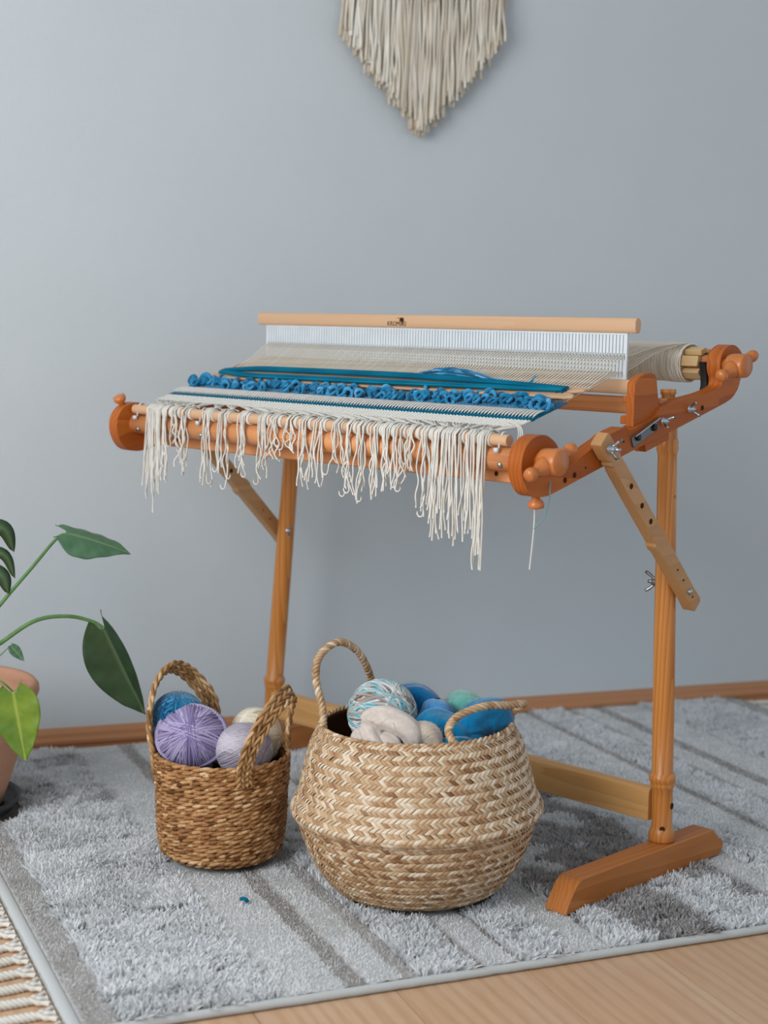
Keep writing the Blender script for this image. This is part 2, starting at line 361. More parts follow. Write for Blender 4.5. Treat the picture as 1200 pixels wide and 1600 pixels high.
def pile(zones, spacing, blades, height, w, name, label, seed, crease=True, seg=2):
    r = np.random.default_rng(seed); Us = []; Vs = []; Cs = []
    for a, b, k, t_ in zones:
        for rep in (0, 1):
            a2, b2 = (a, b) if rep == 0 else (U0+U1-b, U0+U1-a)
            nu = max(1, int((b2-a2)/spacing)); nv = int((V1-V0-.004)/spacing)
            uu, vv = np.meshgrid(a2+(np.arange(nu)+.5)*(b2-a2)/nu, V0+.002+(np.arange(nv)+.5)*(V1-V0-.004)/nv, indexing='ij')
            uu = uu.ravel()+r.normal(0, spacing*.3, uu.size); vv = vv.ravel()+r.normal(0, spacing*.3, uu.size)
            vv = np.clip(vv, V0+.003, V1-.003)
            Us.append(uu); Vs.append(vv); Cs.append(np.full(uu.size, k == 'cshag'))
    U = np.concatenate(Us); V = np.concatenate(Vs); Cc = np.concatenate(Cs)
    ok = ~blocked(U, V)
    U, V, Cc = U[ok], V[ok], Cc[ok]
    lean_u = (vnoise(U, V, 30, seed+1)-.5)*1.2; lean_v = (vnoise(U, V, 26, seed+2)-.55)*1.5
    keep = np.ones(len(U), bool)
    if crease:
        for _ in range(460):
            cu = r.uniform(U0, U1); cv = r.uniform(V0, V1); L = r.uniform(.012, .05); an = r.normal(0, .25)
            du = (U-cu)*math.cos(an)+(V-cv)*math.sin(an); dv = -(U-cu)*math.sin(an)+(V-cv)*math.cos(an)
            q = (abs(du) < L) & (abs(dv) < .012)
            lean_v[q] = np.sign(dv[q])*(.9-abs(dv[q])*40)*1.0+lean_v[q]*.3
            keep &= ~((abs(du) < L*.8) & (abs(dv) < .0036))
    U, V, Cc, lean_u, lean_v = U[keep], V[keep], Cc[keep], lean_u[keep], lean_v[keep]
    n = len(U); hh = height*(.75+.5*vnoise(U, V, 60, seed+3))
    patch = vnoise(U, V, 9, 5)*.6+vnoise(U, V, 22, 6)*.4
    tone_t = .84+r.normal(0, .05, n)-.12*(vnoise(U, V, 14, 11) > .62)
    if seg == 1:
        mu = mir(U); tone_t = np.full(n, .66)
        for a, b, k, t_ in zones: tone_t[(mu >= a) & (mu < b)] = (.80 if t_ > .6 else .50+.3*(t_-.3))
        tone_t = tone_t+r.normal(0, .10, n)
    tone_t[Cc] = np.where(patch[Cc] > .50, .34, .80)+r.normal(0, .07, Cc.sum())
    # brown-grey patch in the far left field
    pb = (U < .2) & (V > .75) & (patch > .48) & (seg > 1); tone_t[pb] -= .26
    tone_t = np.clip(tone_t, 0, 1)
    VV = []; TT = []
    B = blades
    ang = r.uniform(0, 2*PI, (n, B)); sp = r.uniform(.2, 1, (n, B))*.0035*spacing/.005
    bu = U[:, None]+np.cos(ang)*sp; bv = V[:, None]+np.sin(ang)*sp
    lu = lean_u[:, None]+np.cos(ang)*.45+r.normal(0, .15, (n, B)); lv = lean_v[:, None]+np.sin(ang)*.45+r.normal(0, .15, (n, B))
    H = hh[:, None]*r.uniform(.8, 1.15, (n, B)); wa = r.uniform(0, PI, (n, B)); wx, wy = np.cos(wa)*w/2, np.sin(wa)*w/2
    rows = []
    for s_ in range(seg+1):
        t = s_/seg; k = t**1.4; ww = (1.0, 1.15, .5)[s_] if seg == 2 else (1, .7)[s_]
        cu = bu+lu*H*k; cv = bv+lv*H*k; cz = (.007 if seg > 1 else .011)+H*(t*(1-.28*np.minimum(1, (lu**2+lv**2))*t))
        rows.append(np.stack([cu-wx*ww, cv-wy*ww, cz], -1)); rows.append(np.stack([cu+wx*ww, cv+wy*ww, cz], -1))
    P = np.stack(rows, 2).reshape(-1, 3); nb = n*B; per = 2*(seg+1)
    base = (np.arange(nb)*per)[:, None, None]
    f = np.array([[2*i, 2*i+1, 2*i+3, 2*i+2] for i in range(seg)])[None]
    F = (base+f).reshape(-1, 4)
    tt = np.repeat(np.clip(np.repeat(tone_t, B)+r.normal(0, .05, nb), 0, 1), per)
    return tag(mesh_obj(name, P, F, M['pile'], rug, True, tt), label=label, kind='stuff')
def pile_mat():
    t = NT('shag_pile_yarn', .9, .05)
    c = t.ramp(t.attr(), [(0, srgb(150, 146, 146)), (.35, srgb(192, 190, 190)), (.7, srgb(232, 235, 237)), (1, srgb(249, 251, 253))])
    t.base(c); t.b.inputs['Sheen Weight'].default_value = .2
    d = t.n('ShaderNodeBsdfTranslucent'); t.l(c, d.inputs['Color']); mx = t.n('ShaderNodeMixShader'); mx.inputs[0].default_value = .38
    out = t.t.nodes['Material Output']; t.l(t.b.outputs[0], mx.inputs[1]); t.l(d.outputs[0], mx.inputs[2]); t.l(mx.outputs[0], out.inputs['Surface']); return t.m
M['pile'] = pile_mat()
shag = [z for z in ZL if z[2] in ('shag', 'cshag')]
pile(shag, .0050, 5, .0135, .0031, 'shag_pile', 'long grey-white tufted shag pile', 21)
pile([z for z in ZL if z[2] == 'low'], .0038, 2, .0042, .0016, 'low_pile', 'short dense cut pile of the flat stripes', 51, False, 1)
# knotted fringe on both short ends
for side in (-1, 1):
    ue = U0-.004 if side < 0 else U1+.004
    for k in range(27):
        v = V0+.018+k*.0465
        if side > 0 and v < .35: continue
        mb = MB(); L = .085+random.uniform(-.01, .01); dv = random.uniform(-.02, .0)
        for s_ in (0, 1, 2):      # two roots joined into a twisted cord
            t = np.linspace(0, 1, 46); ph = t*26+s_*2*PI/3
            root = (-.019, .017, .0)[s_]
            sp = np.clip((t-.0)/.32, 0, 1); c_v = v+root*(1-sp)**1.5+dv*t
            P = np.stack([ue+side*(t*L), c_v+np.sin(ph)*.0030*sp, .0055+np.cos(ph)*.0024*sp], 1)
            mb.tube(P, .0036+.0005*np.sin(ph*2), 6, tone=.45+.3*random.random())
        for q in range(7):        # loose tassel end
            a = random.uniform(-.5, .5); t = np.linspace(0, 1, 6)
            P = np.stack([ue+side*(L+t*.03), v+dv+t*a*.025+random.uniform(-.003, .003), .005+.003*np.sin(t*3)+random.uniform(-.002, .002)], 1); mb.tube(P, .0018, 4, tone=.7)
        mb.build('fringe_cord', M['cotton'], rug)

# ---------------------------------------------------------------- the loom (local frame: x width, y depth, z up)
loom = empty('table_loom_on_stand', (LO[0], LO[1], 0), LA, label='orange wooden rigid heddle loom on a floor stand with turned legs', cat='loom')
XO, XI, XLI, XLO = .482, .458, -.4175, -.440
prof = [(-.359, .708), (-.374, .704), (-.386, .696), (-.3935, .684), (-.3965, .671), (-.395, .657), (-.389, .643), (-.380, .632), (-.368, .6255), (-.353, .6235), (-.340, .6245), (-.325, .6275),
        (-.224, .656), (-.140, .6795), (-.038, .706), (.085, .740), (.097, .7435), (.112, .749), (.124, .757), (.133, .768), (.139, .783), (.1445, .797), (.143, .811), (.136, .822), (.124, .830), (.110, .833), (.097, .830), (.086, .8235), (.079, .813), (.077, .800), (.080, .789), (.0845, .781), (.084, .772), (.077, .767), (.060, .7625),
        (.038, .758), (.009, .754), (-.028, .749), (-.050, .7435), (-.076, .738), (-.086, .729), (-.098, .7225), (-.124, .716), (-.149, .708), (-.157, .708), (-.164, .713),
        (-.202, .7035), (-.214, .697), (-.235, .689), (-.256, .6795), (-.272, .672), (-.285, .6645), (-.298, .6595), (-.309, .659), (-.3105, .668), (-.314, .682), (-.322, .694), (-.333, .702), (-.346, .7075)]
prof_s = [tuple(p_[:2]) for p_ in spline([(a_, b_, 0) for a_, b_ in prof], len(prof)*4, closed=True)]
for a, b in ((XI, XO), (XLO, XLI)):
    o = MB().prism(prof_s, a, b, 'yz').build('side_frame', M['loom_y'], loom, True, .0016)
def cyl(mb, p, q, r, n=20, r2=None):
    d = Vector(q)-Vector(p); return mb.lathe([(r, 0), (r if r2 is None else r2, d.length)], n, frame(p, d))
def knobprof(L, s=1):   # turned handle spoke ending in a ball knob
    return [(.0135*s, 0), (.0128*s, L*.10), (.0134*s, L*.16), (.0110*s, L*.30), (.0078*s, L*.48), (.0066*s, L*.60), (.0070*s, L*.66), (.0092*s, L*.72), (.0096*s, L*.84), (.0088*s, L*.94), (.0078*s, L)]
M['turned'] = wood('turned_alder', srgb(216, 138, 76), srgb(184, 104, 48), 'z', 60, .3, .3, .5)
# front and rear crank handles on the right-hand side
for (y, z) in ((-.361, .6735), (.0915, .8015)):
    h = MB()
    h.lathe([(.0105, 0), (.0105, .006), (.0175, .010), (.0185, .016), (.0185, .034), (.0178, .0385), (.0165, .040)], 28, frame((XO-.001, y, z), (1, 0, 0)))
    hub = h.build('crank_hub', M['turned'], loom, True)
    d = Vector((0, .94, .33)).normalized()
    for s_ in (-1, 1):
        k = MB(); k.lathe(knobprof(.040, 1.0), 20, frame(Vector((XO+.0215, y, z))+d*s_*.011, d*s_))
        k.build('crank_knob', M['turned'], hub, True)
# small pegs on the front discs
k = MB(); k.lathe([(.006, 0), (.0055, .006), (.0098, .010), (.0115, .015), (.0108, .019), (.0060, .0205)], 20, frame((.470, -.349, .6265), (0, .08, -1)))
tag(k.build('turned_peg', M['turned'], loom), label='turned peg under the right front disc')
k = MB(); k.lathe([(.006, 0), (.0055, .006), (.0098, .010), (.0115, .015), (.0108, .019), (.0060, .0205)], 20, frame((-.434, -.371, .702), (0, -.5, .86)))
tag(k.build('turned_peg', M['turned'], loom), label='turned peg above the left front disc')
# rollers and beams
r = MB(); cyl(r, (XLI-.004, -.353, .6715), (XI+.004, -.353, .6715), .0172, 32); r.build('front_roller', M['loom_x'], loom, True)
MB().box(((XLI+XI)/2, -.326, .6475), (XI-XLI+.01, .020, .024)).build('front_cross_beam', M['loom_x'], loom, True, .003)
MB().box(((XLI+XI)/2, -.040, .7385), (XI-XLI+.01, .020, .026)).build('rear_cross_beam', M['loom_x'], loom, True, .003)
r = MB(); cyl(r, (XLI+.002, .1035, .8025), (XI-.002, .1035, .8025),  .014, 24); rroll = r.build('rear_roller', M['loom_x'], loom, True)
M['slat'] = wood('pale_slat', srgb(226, 198, 150), srgb(206, 170, 118), 'x', 60, .3)
for i in range(6):
    a = i*PI/3+.35; R_ = Matrix.Rotation(a, 3, 'X')
    c = R_ @ Vector((0, 0, .0205)); MB().box((.02, .1035+c.y, .8025+c.z), (XI-XLI-.036, .0165, .009), R_).build('roller_slat', M['slat'], rroll, True, .0012)
# pawl bracket behind rear roller end
pts = [(.073, .806), (.080, .806), (.088, .790), (.090, .770), (.084, .752), (.076, .752), (.080, .770), (.078, .788)]
MB().prism(pts, XI-.012, XI-.001, 'yz').build('ratchet_pawl', M['black'], loom, True, .001)
# apron rod tied in front of the front roller
r = MB(); cyl(r, (-.412, -.3615, .6975), (.431, -.3615, .6975), .0083, 20); tag(r.build('apron_rod', M['bar'], loom, True, .001), label='pale dowel lying along the front roller')
for x in (-.398, -.228, .417):
    t = np.linspace(0, 2*PI, 40, endpoint=False)
    mb = MB()
    P = np.stack([x+.003*np.sin(t), -.357-.0085*np.cos(t)*1.25-.003*np.sin(t)**2, .687+.0215*np.sin(t)], 1); mb.tube(P, .0013, 6, ref=(1, 0, 0), closed=True)
    mb.box((x, -.3725, .684), (.007, .005, .006)); mb.build('cable_tie', M['tie'], loom, True)
    s_ = MB().lathe([(.002, 0), (.0042, .0006), (.0042, .0022), (.002, .0036)], 12, frame((x+.004, -.368, .6640), (0, -1, -.4))); s_.build('roller_screw', M['steel'], loom)
# reed support blocks
for x0, x1, s_ in ((XI+.004, XO-.006, 1), (XLI-.010, XLI+.002, -1)):
    mb = MB(); dz_ = 0 if s_ > 0 else -.014
    bp = [(-.1365, .712), (-.1365, .776), (-.128, .783), (-.113, .789), (-.098, .7908), (-.087, .789), (-.081, .781), (-.073, .742), (-.073, .728), (-.1, .715)]
    mb.prism([(a_, b_+dz_*(b_ > .75)) for a_, b_ in bp], x0, x1, 'yz'); b = mb.build('reed_holder', M['loom_y'], loom, True, .0015)
    mb = MB(); xi = x0 if s_ > 0 else x1
    mb.box((xi-s_*.006, -.118, .7515), (.014, .020, .010)); mb.box((xi-s_*.006, -.118, .7215), (.013, .030, .012)); mb.box((xi-s_*.006, -.075, .7515), (.014, .012, .030)); mb.build('holder_ledge', M['loom_y'], b, True, .0015)
# steel joint plate, bolts and plugged holes on the right-hand side
tilt = Matrix.Rotation(math.atan2(.027, .064), 3, 'X')
jp = MB().box((XO+.001, -.117, .7035), (.003, .068, .0155), tilt).build('joint_plate', M['plate'], loom, True, .0008)
MB().box((XO+.004, -.118, .7125), (.008, .066, .0016), tilt).build('plate_flange', M['steel'], jp, True, .0003)
for y, z in ((-.136, .698), (-.096, .711)):
    mb = MB(); mb.lathe([(.0052, 0), (.0060, .001), (.0056, .003), (.003, .0042)], 6, frame((XO+.0024, y, z), (1, 0, 0))); mb.build('bolt_head', M['black'], jp, False)
def plug(x, y, z, r=.0042, ax=(1, 0, 0), par=None, mat='hole'):
    mb = MB(); mb.lathe([(r, -.002), (r, .0004), (r*.7, .0002)], 14, frame((x, y, z), ax)); return mb.build('bolt_hole', M[mat], par or loom, False)
for y, z, r_ in ((-.190, .688, .004), (-.167, .6925, .0018), (-.301, .644, .0040), (-.280, .650, .0040), (-.255, .659, .0016), (.033, .737, .0040)): plug(XO, y, z, r_)
plug(.3876, -.3360, .6475, .0035, (0, -1, 0)); plug(-.348+.02, -.336, .6475, .003, (0, -1, 0)); plug(.4168, -.0500, .7385, .0035, (0, -1, 0))
def wing_nut(p, ax, ang, s=1.0, stem=.010):
    w = MB(); A = frame(p, ax)
    w.lathe([(.0062*s, 0), (.0062*s, .0012), (.0048*s, .0014), (.0042*s, .0075*s), (.0030*s, .0085*s)], 16, A)
    w.lathe([(.0022*s, .005), (.0022*s, stem*s)], 10, A)
    for q in (0, 1):
        a = ang+q*PI; d = np.array([math.cos(a), math.sin(a)])
        loc = [(.002, .002, .0026), (.006, .0065, .0034), (.010, .0115, .0042), (.0122, .0150, .0036)]
        P = np.array([(d[0]*u_*s, d[1]*u_*s, z_*s) for u_, z_, r_ in loc]); Am = np.array(A); P = P @ Am[:3, :3].T+Am[:3, 3]
        w.tube(P, [r_*s*.55 for _, _, r_ in loc], 8)
    return w.build('wing_nut', M['steel'], loom, True)
wing_nut((XO, -.070, .7195), (1, 0, 0), .6); wing_nut((XO, -.001, .736), (1, 0, 0), 2.2)
MB().box((XI+.004, -.068, .6880), (.020, .062, .012), Matrix.Rotation(math.atan(.28), 3, 'X')).build('clamp_block', M['loom_y'], loom, True, .001)
# stand : legs, feet, stretcher, braces
def leg(bot, top):
    b, t = Vector(bot), Vector(top); L = (t-b).length
    p = [(.0195, 0), (.0205, .004), (.0205, .012), (.0180, .019), (.0160, .024), (.0163, .070), (.0165, .083), (.0185, .087), (.0190, .0905), (.0180, .0925), (.0205, .096), (.0208, .102), (.0186, .107), (.0166, .110),
         (.0168, .20), (.0165, .35), (.0152, .50), (.0148, L-.105), (.0150, L-.098), (.0172, L-.092), (.0164, L-.086), (.0170, L-.080), (.0150, L-.074), (.0142, L-.020), (.0118, L-.016), (.0100, L-.010), (.0122, L-.006), (.0118, L)]
    mb = MB(); mb.lathe(p, 36, frame(bot, t-b, (0, 1, 0))); return mb.build('leg', M['pine_z'], loom, True)
leg((.4645, 0, .060), (.4415, 0, .764)); leg((-.4510, 0, .060), (-.4010, .012, .764))
for fx, lb in ((.4695, None), (-.455, None)):
    fp = [(-.272, .014), (-.262, .014), (.126, .014), (.137, .018), (.142, .028), (.140, .036), (.133, .041), (.126, .043), (.121, .050), (.110, .0595), (.106, .060), (-.236, .060), (-.249, .052), (-.259, .038), (-.268, .026)]
    MB().prism(fp, fx-.0195, fx+.0195, 'yz').build('foot', M['foot'], loom, True, .002)
MB().prism([(-.016, .091), (-.016, .132), (-.0145, .139), (-.009, .1425), (.003, .1425), (.006, .140), (.006, .091)], -.434, .4475, 'yz').build('stretcher', M['pine_x'], loom, True, .0012)
plug(.474, -.0135, .083, .0042, (.55, -.83, 0)); plug(.4790, .0035, .118, .0050, (.95, .2, 0)); plug(.4615, .0010, .60, .003, (1, .1, 0))
def brace(xt, xb, s_):
    # bar along the side, from loom side down past the leg
    T = np.array([xt, -.232, .690]); B = np.array([xb, .024, .440]); d = (B-T); L = np.linalg.norm(d); d /= L
    q = np.array([1, 0, 0.]); q -= d*(q@d); q /= np.linalg.norm(q); r_ = np.cross(d, q)   # r_ : across the bar
    A = np.stack([q, r_, d], 1)
    W = .0125
    pp = [(-.016, -.011), (-.013, -.0128), (.016, -.0135), (.022, -.0105), (.028, -.0135), (.034, -.0105), (.040, -.0120), (.056, -W), (L*.565, -W), (L*.575, -.0155), (L*.605, -.0155), (L*.62, -.0130), (L-.012, -W), (L+.006, -.0135), (L+.012, -.010),
          (L+.012, .010), (L+.006, .0135), (L-.012, W), (L*.62, .0130), (L*.605, .0155), (L*.575, .0155), (L*.565, W), (.056, W), (.040, .012), (.034, .0105), (.028, .0135), (.022, .0105), (.016, .0135), (-.013, .0128), (-.016, .011)]
    n = len(pp); th = .0095
    V = [A @ np.array([x_, v_, u_])+T for x_ in (-th, th) for (u_, v_) in pp]
    F = [list(range(n)), list(range(n, 2*n))[::-1]]+[[i, n+i, n+(i+1) % n, (i+1) % n] for i in range(n)]
    me = MB(); me.add(V, F); o = me.build('brace', M['brace'], loom, True, .0014)
    bm = bmesh.new(); bm.from_mesh(o.data); bmesh.ops.recalc_face_normals(bm, faces=bm.faces); bm.to_mesh(o.data); bm.free()
    for f_, r2 in ((.24, .0042), (.36, .0042), (.46, .0042), (.78, .0018), (.85, .0018), (.965, .0018)):
        p = T+d*L*f_+q*s_*th; plug(*p, r2, tuple(q*s_), o, 'hole')
    return T+q*s_*th, B+q*s_*th, q
t_, b_, q_ = brace(.4945, .4815, 1)
wing_nut(tuple(t_+np.array([0, .002, -.004])), (1, 0, 0), 1.3, 1.15, .016)
mb = MB(); mb.lathe([(.005, 0), (.0052, .001), (.004, .003), (.0015, .004)], 14, frame(tuple(t_*.07+b_*.93), (1, 0, 0))); mb.build('bolt_head', M['steel'], loom)
brace(-.4525, -.4555, 1)
wing_nut((.4375, -.0, .4665), (-.9, -.45, 0), 1.4, 1.3, .012); wing_nut((-.4130, .0, .4570), (1, -.1, 0), 1.2, .85, .012)

# ---------------------------------------------------------------- rigid heddle reed
reed = empty('rigid_heddle', (LO[0], LO[1], 0), LA, label='white slotted heddle reed with a pale wooden top bar', cat='heddle')
def barprof(y, z0, z1, w=.0085):
    return [(y-w+.003, z0), (y+w-.003, z0), (y+w, z0+.005), (y+w, z1-.005), (y+w-.003, z1), (y-w+.003, z1), (y-w, z1-.005), (y-w, z0+.005)]
tb = MB().prism(barprof(-.062, .8475, .8700, .0075), -.4262, .4255, 'yz').build('top_bar', M['bar'], reed, True, .0015)
MB().prism(barprof(-.062, .7560, .7775, .0065), -.4262, .4515, 'yz').build('bottom_bar', M['bar'], reed, True, .0015)
mb = MB(); N = 127; xs = np.linspace(-.4035, .4030, N); rz0, rz1, hz = .7765, .8485, .812
for x in xs:                         # each upright has an eye in the middle
    w = .0036
    mb.box((x, -.062, (rz1+hz+.005)/2), (w*1.35, .0022, rz1-hz-.005)); mb.box((x, -.062, (rz0+hz-.005)/2), (w*1.35, .0022, hz-.005-rz0))
    mb.box((x-.0016, -.062, hz), (.0016, .0022, .0102)); mb.box((x+.0016, -.062, hz), (.0016, .0022, .0102))
tag(mb.build('heddle_dents', M['reed'], reed, False), kind='stuff', label='row of white nylon uprights with an eye in each')
mb = MB()
for z in (rz1-.002, rz0+.002): mb.box((0, -.0622, z), (.810, .0030, .004))
for x in (-.4065, .4060): mb.box((x, -.062, (rz0+rz1)/2), (.0030, .0034, rz1-rz0))
mb.build('reed_rim', M['reed'], reed, False)
def text_mesh(s, size, parent, name):
    c = bpy.data.curves.new(name, 'FONT'); c.body = s; c.size = size; c.extrude = .00015; c.align_x = 'CENTER'
    o = bpy.data.objects.new(name, c); col.objects.link(o); dg = bpy.context.evaluated_depsgraph_get()
    me = bpy.data.meshes.new_from_object(o.evaluated_get(dg)); me.name = name; bpy.data.objects.remove(o); bpy.data.curves.remove(c)
    me.materials.clear(); me.materials.append(M['ink']); n = bpy.data.objects.new(name, me); col.objects.link(n); n.parent = parent; return n
def logo(parent, x, y, z, rot, s=1.0):
    t = text_mesh('KROMSKI', .0105*s, parent, 'printed_name'); t.matrix_local = Matrix.Translation((x, y, z)) @ rot @ Matrix.Scale(1.0, 4)
    m = MB()   # little spinner emblem: a hood shape over a pointed body
    m.prism([(.004, .0095), (.0055, .0125), (.0075, .0145), (.0105, .0150), (.0135, .0140), (.0150, .0115), (.0145, .0085), (.0125, .0068), (.0110, .0045), (.0098, .0068), (.0085, .0078), (.0075, .0100), (.0095, .0110), (.0115, .0100), (.0105, .0090), (.0085, .0092), (.0068, .0085)], 0, .0003, 'xy')
    m.tube([(-.0005, .0135, .0002), (.004, .0142, .0002), (.0075, .0128, .0002)], .0004, 4)
    e = m.build('printed_emblem', M['ink'], parent, False); e.matrix_local = Matrix.Translation((x+.002*s, y, z-.001*s)) @ rot @ Matrix.Scale(s, 4)
logo(tb, -.068, -.0698, .8512, Matrix.Rotation(PI/2, 4, 'X'), 1.0)

# ---------------------------------------------------------------- the weaving (warp, woven band, fringe)
weave = empty('weaving_in_progress', (LO[0], LO[1], 0), LA, label='cream, teal and blue weaving stretched on the loom with hanging warp fringe', cat='weaving')
K = .297
def wz(y): return .7045+K*(y+.345)          # neutral warp plane
NE = 254; ex = np.linspace(-.4030, .4030, NE)
def xs_at(x, y):      # cloth draws in a little
    return x*(1+.018*np.clip((-.2-y)/.15, 0, 1))
mb = MB(); yr = -.062
for i, x in enumerate(ex):
    hole = i % 2; j = random.uniform(-.0006, .0006)
    zr = .812 if hole else wz(yr)+.000
    P = [(xs_at(x, -.25), -.250, wz(-.250)), (x, -.20, wz(-.20)+(.0005 if hole else 0)), (x+j*.5, -.12, wz(-.12)*.45+.55*(wz(-.20)+(zr-wz(-.20))*.58)), (x, yr-.008, zr), (x, yr+.008, zr), (x+j, .02, zr+(wz(.105)-zr)*.5+.003), (x*1.012+j*2, .098, .834)]
    mb.tube(spline(P, 12), .00105, 4, tone=.5+.4*random.random()*(1 if i % 3 else .2), caps=False)
tag(mb.build('warp_threads', M['warp'], weave), kind='stuff', label='cream warp threads running through the heddle')
# wound warp on rear roller
mb = MB(); mb.lathe([(.0285, 0), (.0285, .806)], 40, frame((-.400, .1035, .8025), (1, 0, 0)), tone=.25); xx = np.linspace(-.405, .410, 560)
for i, x in enumerate(xx):
    t = np.linspace(0, 2*PI, 18, endpoint=False); rr = .0292+random.uniform(-.0003, .0006)+.0006*math.sin(i*.07); sk_ = random.uniform(-.0022, .0022)+(.004 if i > 520 else 0)*random.uniform(-1, 1)
    P = np.stack([x+sk_*np.sin(t+.5), .1035+rr*np.cos(t), .8025+rr*np.sin(t)], 1); mb.tube(P, .0011, 4, ref=P-np.array([x, .1035, .8025]), closed=True, tone=.3+.7*random.random())
for k in range(40):   # slanted crossing threads on the outside
    x0 = random.uniform(.10, .40); t = np.linspace(-.2, 2.2, 14); dx = random.uniform(-.16, -.04)
    P = np.stack([x0+dx*(t+.2)/2.4*-1*-1, .1035-.0312*np.sin(t+1.2), .8025+.0312*np.cos(t+1.2)*-1*-1], 1)
    P = np.stack([np.clip(x0+dx*(1-(t+.2)/2.4), -.4, .41), .1035-.0315*np.cos(t), .8025+.0315*np.sin(t)], 1)
    mb.tube(P, .0010, 4, tone=.3+.6*random.random(), caps=False)
tag(mb.build('wound_warp', M['warp'], weave), kind='stuff', label='spare warp wound round the rear roller')
# woven rows (weft wavers over and under warp pairs)
def weft_rows(y0, y1, n, rad, amp, mat, name, label, tone0=.6, jag=0, xw=1.0, wav=NE//2):
    mb = MB()
    for k in range(n):
        y = y0+(y1-y0)*(k+.5)/n; X = np.linspace(-.4105, .4105, wav*4+1)*xw
        ph = np.arange(len(X))*PI/2+(k % 2)*PI
        z = wz(y)+amp*np.cos(ph)+.0004
        yy = y+jag*np.sin(X*60+k)+.0006*np.sin(ph*.5)
        mb.tube(np.stack([X, yy, z], 1), rad, 4, ref=(0, 0, 1), tone=np.clip(tone0+rng.normal(0, .12, len(X)), 0, 1))
    return tag(mb.build(name, mat, weave), label=label, kind='stuff')
weft_rows(-.318, -.290, 14, .00125, .0008, M['white_yarn'], 'white_band', 'dense white woven band nearest the fringe')
weft_rows(-.2895, -.2810, 3, .00165, .0009, M['teal'], 'teal_line', 'narrow teal stripe in the weaving', .35, .0004)
weft_rows(-.281, -.252, 12, .00125, .0002, M['teal'], 'teal_ground', 'teal weft behind the white ribs', .2)
mb = MB()     # white ribs: warp pairs floating over the teal ground
for i in range(0, NE, 2):
    x = ex[i]*1.012
    for k in range(1):
        t = np.linspace(0, 1, 9); y = -.2815+t*.031; z = wz(y)+.0014+.0034*np.sin(t*PI)**.6
        mb.tube(np.stack([x+.0003*np.sin(t*9+i), y, z], 1), .00150*(1-.75*(2*t-1)**8), 6, tone=.6+.35*random.random())
tag(mb.build('white_ribs', M['white_yarn'], weave), kind='stuff', label='row of short white ribs over teal')
weft_rows(-.252, -.208, 14, .0016, .0006, M['blue_wool'], 'blue_ground', 'dense blue woven ground under the loops', .3)
# bulky blue loops standing up from the cloth
rl = random.Random(3)
for i in range(150):
    x = -.405+i*.00545+rl.uniform(-.003, .003); big = rl.uniform(.85, 1.4)*(1.3 if i in (0, 6) else 1)
    y = -.236+rl.uniform(-.013, .018); t = np.linspace(0, 1, 16); a = rl.uniform(-.9, .9); hgt = .011*big; wd = .0062*big
    th = t*2*PI*.92-PI/2+.2
    lx = wd*np.cos(th)*math.cos(a); ly = wd*np.cos(th)*math.sin(a)+.010*(t-.5)*rl.uniform(-1, 1); lz = hgt*.5*(1+np.sin(th))
    P = np.stack([x+lx, y+ly, wz(y)+.001+lz], 1); mb = MB()
    mb.tube(P, .0022*big*(1+.25*np.sin(t*17+i)), 7, ref=(.3, .4, .85), tone=np.clip(.15+.5*rl.random()+.2*np.sin(t*6+i)+.15*t, 0, 1))
    if i % 2:
        P2 = np.stack([x+.004+.004*np.sin(t*5), y-.010+.020*t, wz(y)+.003+.007*np.sin(t*PI)], 1); mb.tube(P2, .0024, 7, tone=np.clip(.2+.5*rl.random()+.1*np.sin(t*8), 0, 1))
    if i in (0, 6):
        mb.lathe([(.001, -.007), (.006, -.004), (.0075, 0), (.006, .004), (.001, .007)], 12, frame((x, y, wz(y)+.008), (1, .3, .2)), tone=.35)
    mb.build('wool_loop', M['blue_wool'], weave)
# gathered warp bundles between rod and cloth, and knots
fr = [(-.353, .174), (-.335, .150), (-.312, .120), (-.290, .070), (-.263, .106), (-.205, .123), (-.164, .115), (-.115, .090), (-.067, .100), (-.038, .080), (-.002, .050), (.030, .103), (.063, .102), (.100, .074), (.129, .108), (.156, .115), (.183, .108), (.207, .092), (.231, .101), (.258, .070), (.283, .124), (.306, .156), (.325, .149), (.344, .158), (.372, .150), (.390, .187)]
mbw = MB(); bw = .82/len(fr)
for k, (fx, L) in enumerate(fr):
    xc = fx
    for q in range(10):
        xe = -.4105+(k+(q+.5)/10)*bw+.002
        t = np.linspace(0, 1, 8)
        s_ = t*t*(3-2*t); y = -.3565+t*.042
        P = np.stack([xc+random.uniform(-.004, .004)*(1-t)+(xe-xc)*s_, y, wz(y)+.004*(1-t)+.0025*np.sin(t*PI)*random.random()], 1)
        mbw.tube(P, .0009, 4, tone=.4+.5*random.random(), caps=False)
tag(mbw.build('gathered_ends', M['cotton'], weave), kind='stuff', label='cream warp ends gathered over the rod')
rt = random.Random(11)
